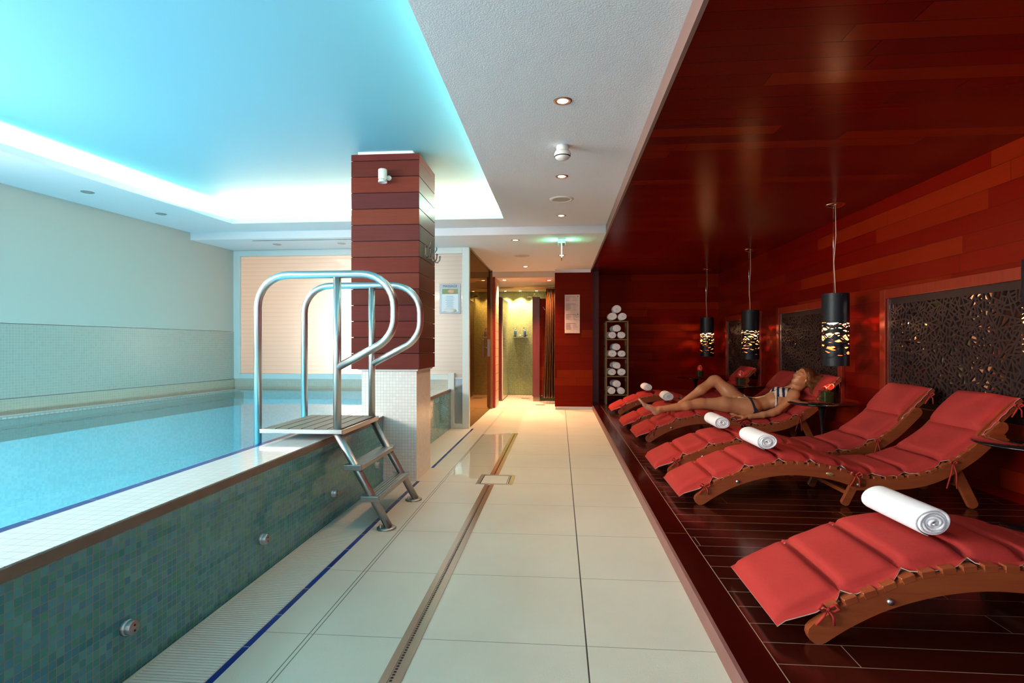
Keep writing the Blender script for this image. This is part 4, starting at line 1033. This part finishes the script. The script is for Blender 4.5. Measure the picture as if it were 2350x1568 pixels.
# ------------------------------------------------------------ person (implicit surface -> one continuous mesh)
def unit(v): v = np.array(v, float); return v/np.linalg.norm(v)
def field(prims, lo, hi, h):
    lo = np.array(lo); n = np.ceil((np.array(hi)-lo)/h).astype(int)+1
    D = np.full(n, .2, np.float32)
    for p in prims:
        k = p.get('k', .02)
        if p['t'] == 'c':
            a, b = np.array(p['a'], float), np.array(p['b'], float); sy = np.array(p.get('s', (1,1,1)), float); mr = max(p['ra'], p['rb'])*max(1, *sy) + k + 2*h
            l = np.minimum(a, b)-mr; u = np.maximum(a, b)+mr
        else:
            c = np.array(p['c'], float); mr = max(p['r']) + k + 2*h; l, u = c-mr, c+mr
        i0 = np.clip(np.floor((l-lo)/h).astype(int), 0, n); i1 = np.clip(np.ceil((u-lo)/h).astype(int)+1, 0, n)
        if (i1 <= i0).any(): continue
        ax = [lo[q]+h*np.arange(i0[q], i1[q]) for q in range(3)]
        X, Y, Z = np.meshgrid(*ax, indexing='ij')
        if p['t'] == 'c':
            Q = [(X-a[0])/sy[0], (Y-a[1])/sy[1], (Z-a[2])/sy[2]]; bb = (b-a)/sy; L2 = max(1e-9, (bb**2).sum())
            t = np.clip((Q[0]*bb[0]+Q[1]*bb[1]+Q[2]*bb[2])/L2, 0, 1)
            d = np.sqrt((Q[0]-t*bb[0])**2+(Q[1]-t*bb[1])**2+(Q[2]-t*bb[2])**2) - (p['ra']+(p['rb']-p['ra'])*t)
            d = d*min(sy)
        else:
            Rm = np.array(p.get('R', np.eye(3))); r = np.array(p['r'], float)   # rows of Rm: local axes
            q = [(X-c[0])*Rm[j][0]+(Y-c[1])*Rm[j][1]+(Z-c[2])*Rm[j][2] for j in range(3)]
            k0 = np.sqrt(sum((q[j]/r[j])**2 for j in range(3)))+1e-9; k1 = np.sqrt(sum((q[j]/r[j]**2)**2 for j in range(3)))+1e-9
            d = k0*(k0-1)/k1
        S = (slice(i0[0],i1[0]), slice(i0[1],i1[1]), slice(i0[2],i1[2])); A = D[S]
        if p.get('cut'):
            d2 = -d; hh = np.clip(.5+.5*(d2-A)/k, 0, 1); D[S] = (A + (d2-A)*hh + k*hh*(1-hh)).astype(np.float32)
        else:
            hh = np.clip(.5+.5*(A-d)/k, 0, 1); D[S] = (A + (d-A)*hh - k*hh*(1-hh)).astype(np.float32)
    return D, lo
def surface(D, lo, h):
    S = D < 0; nx, ny, nz = D.shape; cs = (nx-1, ny-1, nz-1)
    acc = np.zeros(cs+(3,), np.float32); cnt = np.zeros(cs, np.float32)
    def sub(o): return tuple(slice(o[q], o[q]+cs[q]) for q in range(3))
    for axis in range(3):
        oth = [q for q in range(3) if q != axis]
        for u in (0, 1):
            for v in (0, 1):
                o0 = [0,0,0]; o0[oth[0]] = u; o0[oth[1]] = v; o1 = list(o0); o1[axis] = 1
                A, B = D[sub(o0)], D[sub(o1)]; m_ = (S[sub(o0)] != S[sub(o1)]); den = np.where(m_, A-B, 1); t = np.where(m_, A/den, 0)
                cnt += m_; 
                acc[..., oth[0]] += m_*u; acc[..., oth[1]] += m_*v; acc[..., axis] += t*m_
    idx = -np.ones(cs, np.int64); act = cnt > 0; ids = np.argwhere(act); idx[act] = np.arange(len(ids))
    V = (ids + acc[act]/cnt[act][:, None])*h + lo
    F = []
    for axis in range(3):
        o = [q for q in range(3) if q != axis]
        a = [slice(None)]*3; b = [slice(None)]*3; a[axis] = slice(0, -1); b[axis] = slice(1, None)
        ch = S[tuple(a)] != S[tuple(b)]; E = np.argwhere(ch)
        E = E[(E[:, o[0]] > 0) & (E[:, o[1]] > 0) & (E[:, o[0]] < cs[o[0]]) & (E[:, o[1]] < cs[o[1]])]
        ins = S[E[:,0], E[:,1], E[:,2]]
        def g(d0, d1):
            q = E.copy(); q[:, o[0]] -= d0; q[:, o[1]] -= d1; return idx[q[:,0], q[:,1], q[:,2]]
        Q = np.stack([g(1,1), g(0,1), g(0,0), g(1,0)], 1); fl = ins if axis != 1 else ~ins
        Q[~fl] = Q[~fl][:, ::-1]; F.append(Q)
    return V, np.concatenate(F)
def smoothv(V, F, it, lam=.5):
    E = np.concatenate([F[:, [0,1]], F[:, [1,2]], F[:, [2,3]], F[:, [3,0]]])
    for _ in range(it):
        A = np.zeros_like(V); c = np.zeros(len(V)); np.add.at(A, E[:,0], V[E[:,1]]); np.add.at(A, E[:,1], V[E[:,0]]); np.add.at(c, E[:,0], 1); np.add.at(c, E[:,1], 1)
        V = V + lam*(A/np.maximum(c,1)[:,None]-V)
    return V
def npmesh(name, V, F, mats, parent=None, mi=None):
    me = bpy.data.meshes.new(name); me.from_pydata(V.tolist(), [], F.tolist())
    for m_ in mats: me.materials.append(m_)
    me.polygons.foreach_set('use_smooth', [True]*len(F))
    if mi is not None: me.polygons.foreach_set('material_index', mi.tolist())
    me.update(); o = bpy.data.objects.new(name, me); COL.objects.link(o)
    if parent: o.parent = parent
    return o
def c(a, b, ra, rb, k=.02, s=(1,1,1), **kw): return dict(t='c', a=a, b=b, ra=ra, rb=rb, k=k, s=s, **kw)
def el(ce_, r, Rm=None, k=.02, **kw): return dict(t='e', c=ce_, r=r, R=Rm if Rm is not None else np.eye(3), k=k, **kw)
P = []
# torso
P += [c((2.03,6.41,.425),(2.10,6.41,.435),.088,.084,.03,(1,1.5,1)), c((2.10,6.41,.435),(2.21,6.41,.452),.080,.070,.04,(1,1.42,1)),
      c((2.21,6.41,.452),(2.36,6.41,.497),.070,.084,.05,(1,1.45,1)), c((2.36,6.41,.497),(2.49,6.41,.555),.085,.072,.05,(1,1.55,1)),
      c((2.50,6.27,.575),(2.50,6.55,.575),.048,.048,.05), c((2.49,6.41,.565),(2.55,6.41,.60),.06,.05,.04)]
P += [el((2.41,6.345,.585),(.060,.058,.050),k=.035), el((2.41,6.475,.585),(.060,.058,.050),k=.035)]           # bust
P += [el((2.06,6.31,.40),(.11,.085,.10),k=.05), el((2.06,6.51,.40),(.11,.085,.10),k=.05)]                    # hips
# near leg, extended
P += [c((2.05,6.335,.425),(1.80,6.325,.452),.098,.080,.05), c((1.80,6.325,.452),(1.55,6.31,.462),.080,.055,.04), c((1.55,6.31,.464),(1.50,6.31,.462),.054,.052,.03),
      c((1.50,6.31,.455),(1.38,6.295,.437),.050,.053,.03), c((1.38,6.295,.437),(1.09,6.28,.398),.050,.032,.03),
      c((1.09,6.28,.398),(1.065,6.275,.372),.034,.036,.02), c((1.075,6.275,.365),(1.045,6.27,.362),.032,.028,.015),
      c((1.08,6.275,.39),(.965,6.265,.425),.030,.026,.02,(1,1.15,1)), c((1.05,6.275,.375),(.925,6.262,.45),.024,.022,.02,(1,1.35,1)),
      el((1.075,6.243,.398),(.014,.010,.014),k=.012)]
for i, (dy, L, r) in enumerate(((-.030,.055,.0085),(-.014,.062,.0085),(.0,.066,.009),(.014,.068,.009),(.034,.068,.0125))):
    P.append(c((.925,6.263+dy,.452),(.925-L*.72,6.262+dy*1.05,.452+L*.78),r+.003,r,.008))
# far leg, bent
P += [c((2.05,6.49,.43),(1.90,6.52,.575),.098,.078,.05), c((1.90,6.52,.575),(1.765,6.55,.70),.078,.058,.04), c((1.765,6.55,.70),(1.735,6.55,.695),.057,.054,.03),
      c((1.735,6.55,.695),(1.60,6.53,.595),.052,.055,.03), c((1.60,6.53,.595),(1.37,6.50,.44),.052,.032,.03), c((1.37,6.50,.44),(1.345,6.50,.405),.034,.034,.02),
      c((1.36,6.50,.40),(1.20,6.49,.375),.028,.022,.02,(1,1.4,1)), c((1.20,6.49,.375),(1.14,6.49,.352),.022,.012,.02,(1,1.9,1))]
# near arm
P += [c((2.515,6.255,.578),(2.50,6.25,.56),.048,.046,.035), c((2.50,6.245,.555),(2.30,6.185,.402),.042,.036,.03), c((2.30,6.185,.402),(2.25,6.175,.385),.037,.038,.02),
      c((2.25,6.175,.385),(2.15,6.165,.363),.037,.033,.02), c((2.15,6.165,.363),(2.01,6.155,.343),.033,.023,.02,(1,1.1,1)),
      c((2.01,6.155,.343),(1.93,6.155,.345),.020,.019,.02,(1,1.5,1)), c((1.93,6.155,.345),(1.895,6.157,.348),.018,.014,.015,(1,2.1,.95))]
for (y0, yt, L, zt, r) in ((6.190,6.205,.075,.372,.0075),(6.170,6.182,.098,.366,.008),(6.150,6.152,.108,.357,.0082),(6.132,6.120,.090,.343,.0078)):
    m1 = (1.895-L*.5, (y0+yt)/2, .353+(zt-.35)*.6+.004); P += [c((1.905,y0,.350), m1, r+.0012, r, .006), c(m1, (1.895-L, yt, zt-.004), r, r-.0015, .004)]
P += [c((1.965,6.13,.338),(1.91,6.10,.322),.013,.010,.01), c((1.91,6.10,.322),(1.865,6.085,.318),.010,.008,.006)]
# far arm (rests on the far side)
P += [c((2.50,6.56,.575),(2.32,6.615,.42),.044,.036,.03), c((2.32,6.615,.42),(2.08,6.60,.365),.036,.024,.025), c((2.08,6.60,.365),(1.98,6.60,.352),.02,.014,.02,(1,1.8,1))]
# neck and head
P += [c((2.52,6.41,.60),(2.635,6.395,.70),.050,.046,.035), c((2.57,6.41,.60),(2.66,6.395,.69),.048,.045,.03)]
HC = np.array((2.652,6.385,.757)); U = unit((.56,-.04,.82)); F0 = unit((-.82,-.38,.54)); F0 = unit(F0 - U*F0.dot(U)); Sd = np.cross(U, F0)   # Sd points toward camera side?
if Sd[1] > 0: Sd = -Sd
Rh = np.array((F0, Sd, U))
def H(f, s, u): return tuple(HC + F0*f + Sd*s + U*u)
P += [el(H(-.012,0,.028),(.088,.073,.086),Rh,.02), el(H(.022,0,-.028),(.066,.062,.085),Rh,.03), el(H(.048,0,-.088),(.030,.034,.028),Rh,.03),
      c(H(-.03,.052,-.05),H(.045,.018,-.098),.016,.014,.03), c(H(-.03,-.052,-.05),H(.045,-.018,-.098),.016,.014,.03)]
P += [c(H(.078,0,.006),H(.099,0,-.036),.009,.0115,.012), el(H(.090,.012,-.040),(.011,.009,.008),Rh,.008), el(H(.090,-.012,-.040),(.011,.009,.008),Rh,.008),   # nose
      el(H(.070,.032,.017),(.010,.024,.007),Rh,.015), el(H(.070,-.032,.017),(.010,.024,.007),Rh,.015),                                      # brow ridge
      el(H(.064,.036,-.030),(.020,.018,.018),Rh,.02), el(H(.064,-.036,-.030),(.020,.018,.018),Rh,.02),                                      # cheeks
      el(H(.088,.033,-.005),(.012,.016,.009),Rh,.012,cut=True), el(H(.088,-.033,-.005),(.012,.016,.009),Rh,.012,cut=True),
      el(H(.066,.032,-.006),(.0145,.0150,.0115),Rh,.004), el(H(.066,-.032,-.006),(.0145,.0150,.0115),Rh,.004),                                # closed lids
      el(H(.083,0,-.066),(.011,.024,.006),Rh,.006), el(H(.081,0,-.077),(.011,.020,.0065),Rh,.006), el(H(.071,0,-.103),(.015,.018,.013),Rh,.015),
      el(H(-.010,.074,-.012),(.018,.008,.030),Rh,.006), el(H(-.010,.074,-.035),(.010,.008,.010),Rh,.006)]
hs = .0052
D, lo = field(P, (.80,6.02,.25), (2.86,6.72,.92), hs)
# keep the underside from sinking through the cushion
V, F = surface(D, lo, hs); V = smoothv(V, F, 3, .45)
fc = V[F].mean(1); rel = fc-HC; f_, s_2, u_ = rel@F0, rel@Sd, rel@U
mi = np.zeros(len(F), int)
mi[(f_ > .074) & (abs(s_2) < .023*(1-np.clip(abs(u_+.0715)/.013,0,1)**1.5)) & (abs(u_+.0715) < .012)] = 1
for s in (-1, 1):
    pass
soles = (fc[:,0] < 1.05) & ((fc[:,0]-1.05)*.78+(fc[:,2]-.345)*.62 < .004) & (fc[:,1] < 6.4); mi[soles] = 3
PE = npmesh('person', V, F, [M['skin'], M['lips'], M['brow'], M['sole']], None, mi)
tag(PE, 'person in navy and cream striped bikini lying on a red lounger, one knee bent', 'person')
relv = V-HC; vf, vs_, vu = relv@F0, relv@Sd, relv@U
def face_pt(s, u, lift=.0): 
    d = (vs_-s)**2+(vu-u)**2; k = (d < .006**2) & (vf > .03); return H(float(np.average(vf[k], weights=np.exp(-d[k]/.003**2)))+lift, s, u)
for sg in (-1, 1):
    MB().tube([face_pt(sg*(.016+.0065*i), .019+.0045*math.sin(math.pi*min(1, i/4.2)), .0005) for i in range(6)], [.0012,.0021,.0022,.0019,.0015,.0008], 8).build('eyebrow', M['brow'], PE)
    MB().tube([face_pt(sg*(.019+.0048*i), -.010-.0045*math.sin(math.pi*i/5), .0006) for i in range(6)], [.0006,.0012,.0015,.0015,.0013,.0007], 8).build('eyelashes', M['brow'], PE)
# normals
tri = np.cross(V[F[:,2]]-V[F[:,0]], V[F[:,3]]-V[F[:,1]]); VN = np.zeros_like(V)
for q in range(4): np.add.at(VN, F[:,q], tri)
VN /= np.linalg.norm(VN, axis=1)[:,None]+1e-12
if ((V-V.mean(0))*VN).sum() < 0:
    F = F[:, ::-1].copy(); VN = -VN; PE.data.flip_normals()
def garment(name, mask, off, mats, mif):
    FF = F[mask]; used = np.unique(FF); mp = -np.ones(len(V), int); mp[used] = np.arange(len(used)); FN = mp[FF]
    VV = V[used]+VN[used]*off
    # smooth the open edges a little
    E = np.concatenate([FN[:, [0,1]], FN[:, [1,2]], FN[:, [2,3]], FN[:, [3,0]]]); Es = np.sort(E, 1); un, ct = np.unique(Es, axis=0, return_counts=True); be = un[ct == 1]
    for _ in range(10):
        A = np.zeros_like(VV); k = np.zeros(len(VV)); np.add.at(A, be[:,0], VV[be[:,1]]); np.add.at(A, be[:,1], VV[be[:,0]]); np.add.at(k, be[:,0], 1); np.add.at(k, be[:,1], 1)
        g_ = k > 0; VV[g_] += .5*(A[g_]/k[g_][:,None]-VV[g_])
    o = npmesh(name, VV, FN, mats, PE, mif(VV[FN].mean(1))); s = o.modifiers.new('solid','SOLIDIFY'); s.thickness = .0035; s.offset = 0; return o
x, y, z = fc[:,0], fc[:,1], fc[:,2]
# bra: two rounded triangles around the bust plus a band round the chest
cup = np.zeros(len(F), bool)
for cy in (6.338, 6.482):
    d = np.sqrt(((x-2.405)/.078)**2 + ((y-cy)/.072)**2); cup |= (d < 1) & (z > .545)
lowline = (abs(x-2.335-(z-.55)*.10) < .009) & (z > .40) & (abs(y-6.41) < .16)
strap = (abs((x-2.43)*1.0-(abs(y-6.41)-.055)*(-.6)) < 1) & (x > 2.45) & (x < 2.53) & (abs(abs(y-6.41)-(.075-.15*(x-2.45))) < .008) & (z > .57) & (z < .665)
armgap = ~((y < 6.235) & (z < .60))
def stripes(cc): return ((np.floor((cc[:,0]-2.335 + .55*np.abs(np.abs(cc[:,1]-6.41)-.07)+.10*(cc[:,2]-.55))/.030).astype(int)) % 2 == 0).astype(int)
garment('bikini_top', (cup | lowline | strap) & armgap, .003, [M['navy'], M['bikcream']], lambda cc: stripes(cc))
ant = (x > 1.965) & (x < 2.12) & (z > .43) & (z < .53) & (abs(y-6.41) < (x-1.95)*.95) & (x < 2.085+.0*(y)) 
band = (abs(x-2.065-(.50-z)*.25) < .012) & (z > .33) & (y > 6.18) & (z < .56)
seat = (z < .43) & (x > 1.93) & (x < 2.12) & (abs(y-6.41) < .10)
garment('bikini_bottom', (ant | band | seat), .003, [M['navy'], M['bikcream']], lambda cc: ((cc[:,0] < 2.055) & (cc[:,2] > .47) & (np.floor((cc[:,0]-.3*np.abs(cc[:,1]-6.41))/.035).astype(int) % 2 == 0)).astype(int))
t = MB()
for dx, dz in ((-.018,-.055),(.004,-.062),(.02,-.05)): t.tube([(2.095,6.222,.425),(2.095+dx*.6,6.208,.40),(2.095+dx,6.212,.425+dz)], [.006,.009,.011], 8)
t.build('hip_bow', M['navy'], PE)
MB().tube([(1.878+.0,6.150+.0095*math.cos(a),.352+.0095*math.sin(a)) for a in [i*math.pi/8 for i in range(17)]], .0018, 6, cap=False).build('ring', M['chrome'], PE)
e_ = MB().lathe([(0,.004),(.004,0),(0,-.004)], 12); e_.build('earring', M['white'], PE, H(-.008,.083,-.046))
# hair
HP = [el(H(-.022,0,.038),(.094,.084,.088),Rh,.02), el(H(-.055,0,-.01),(.070,.080,.09),Rh,.03)]
def strand(pts, rs, s=(1,1,1), k=.02): return [c(pts[i], pts[i+1], rs[i], rs[i+1], k, s) for i in range(len(pts)-1)]
HP += strand([H(.022,.066,.062),H(-.005,.080,.02),H(-.036,.088,-.04),(2.705,6.265,.655),(2.685,6.225,.615),(2.665,6.195,.595)], [.013,.020,.031,.037,.030,.012])
HP += strand([H(-.01,.07,.07),H(-.05,.078,.01),(2.765,6.285,.70),(2.74,6.235,.655),(2.71,6.20,.625)], [.015,.034,.042,.032,.014])
HP += strand([H(-.06,.05,.07),H(-.10,.05,-.01),(2.79,6.34,.69),(2.79,6.32,.62)], [.02,.034,.036,.016])
HP += strand([H(-.03,.03,.10),H(-.10,.06,.04),(2.80,6.30,.735),(2.77,6.26,.68)], [.02,.035,.042,.02])
HP += strand([H(-.09,.0,.05),(2.80,6.40,.74),(2.80,6.42,.66)], [.03,.04,.03])
HP += strand([H(.020,-.066,.06),H(-.02,-.080,.0),H(-.03,-.08,-.06),(2.60,6.50,.655),(2.56,6.51,.625)], [.012,.018,.022,.022,.012])
HP += [el(H(.070,0,-.045),(.062,.066,.098),Rh,.008,cut=True), el(H(.02,.085,-.085),(.034,.05,.05),Rh,.008,cut=True)]
D2, lo2 = field(HP, (2.45,6.15,.49), (2.92,6.62,.92), .005)
V2, F2 = surface(D2, lo2, .005); V2 = smoothv(V2, F2, 3, .45)
tri = np.cross(V2[F2[:,2]]-V2[F2[:,0]], V2[F2[:,3]]-V2[F2[:,1]])
if ((V2[F2].mean(1)-V2.mean(0))*tri).sum() < 0: F2 = F2[:, ::-1].copy()
npmesh('hair', V2, F2, [M['hair']], PE)

# ------------------------------------------------------------ lights
def area(name, loc, rot, sx, sy, e, col, spread=180):
    L = bpy.data.lights.new(name, 'AREA'); L.shape = 'RECTANGLE'; L.size = sx; L.size_y = sy; L.energy = e; L.color = col; L.spread = R(spread)
    o = bpy.data.objects.new(name, L); o.location = loc; o.rotation_euler = rot; COL.objects.link(o); return o
warm = (1,.76,.44)
CE = 70
# fluorescent coves behind the four lips (pointing up and inwards)
a = math.atan(.107); cy = (6.12+CN)/2
area('cove_right_tube', (-.52,2.06,2.565), (R(180),R(40),0), .04, 7.9, CE*1.3, warm, 150)
area('cove_far_tube', (-2.2,6.33,2.562), (R(180+18),0,0), 3.6, .04, CE*1.35, warm)
area('cove_near_tube', (-2.6,CN-.1,2.565), (R(180-40),0,0), 3.6, .04, CE*.5, warm, 150)
area('cove_left_tube', (lc(cy)-.20,cy,2.562), (R(180),R(-20),-a), .04, 8.0, CE*2.7, warm)
# daylight from the enlarged window behind the camera and from the one low in the left wall beside it
area('window_daylight', (-1.5,YN-.3,1.2), (R(90),0,R(180)), 7.4, 2.3, 1700, (1,.93,.84))
area('side_window_daylight', (lw(.15)-.35,.15,1.8), (R(90),0,R(-90)-a), 5.4, .95, 210, (1,.95,.88))
# underwater lights in the long outer side of the basin
for y in (-.5, 1.6, 3.6, 5.4): area('underwater_light', (-1.80,y,-.2), (0,R(80),0), .25, .5, 9.5, (.60,.93,1))
# room behind the frosted window
area('treatment_room_daylight', (-2.75,8.0,1.35), (R(-90),0,0), 1.1, 1.3, 13, (1,.93,.85))
area('pane_bright_patch_light', (-2.62,7.72,1.22), (R(-90),0,0), .55, .85, 26, (1,.98,.95))  # small area light set close behind the pane for its bright rectangle
area('treatment_room_lamp', (-3.9,9.2,1.6), (R(-90),0,0), 1.2, 1.2, 24, (1,.64,.38))
area('right_pane_backlight', (-1.75,8.1,1.5), (R(-90),0,0), .6, 1.4, 5.5, (.92,.97,1))  # no known lamp here: added to whiten the right pane
w = bpy.data.worlds.new('world'); SC.world = w; w.use_nodes = True
w.node_tree.nodes['Background'].inputs[0].default_value = (.6,.75,.9,1); w.node_tree.nodes['Background'].inputs[1].default_value = .6

# ------------------------------------------------------------ camera
cam = bpy.data.cameras.new('camera'); cam.sensor_width = 36; cam.lens = 36*1290/2350; cam.shift_y = 9/2350; cam.clip_start = .05
co_ = bpy.data.objects.new('camera', cam); co_.location = (0,0,1.1); co_.rotation_euler = (R(90),0,math.atan(109/1290)); COL.objects.link(co_); SC.camera = co_
SC.view_settings.view_transform = 'Standard'; SC.view_settings.look = 'None'; SC.view_settings.exposure = 1.62; SC.view_settings.gamma = 1; SC.view_settings.use_curve_mapping = False
cy_ = SC.cycles
cy_.max_bounces = 8; cy_.diffuse_bounces = 4; cy_.glossy_bounces = 4; cy_.transparent_max_bounces = 8; cy_.transmission_bounces = 4
cy_.use_denoising = True; cy_.use_adaptive_sampling = True; cy_.adaptive_threshold = .02; cy_.sample_clamp_indirect = 4; cy_.caustics_reflective = False; cy_.caustics_refractive = False; cy_.blur_glossy = .5
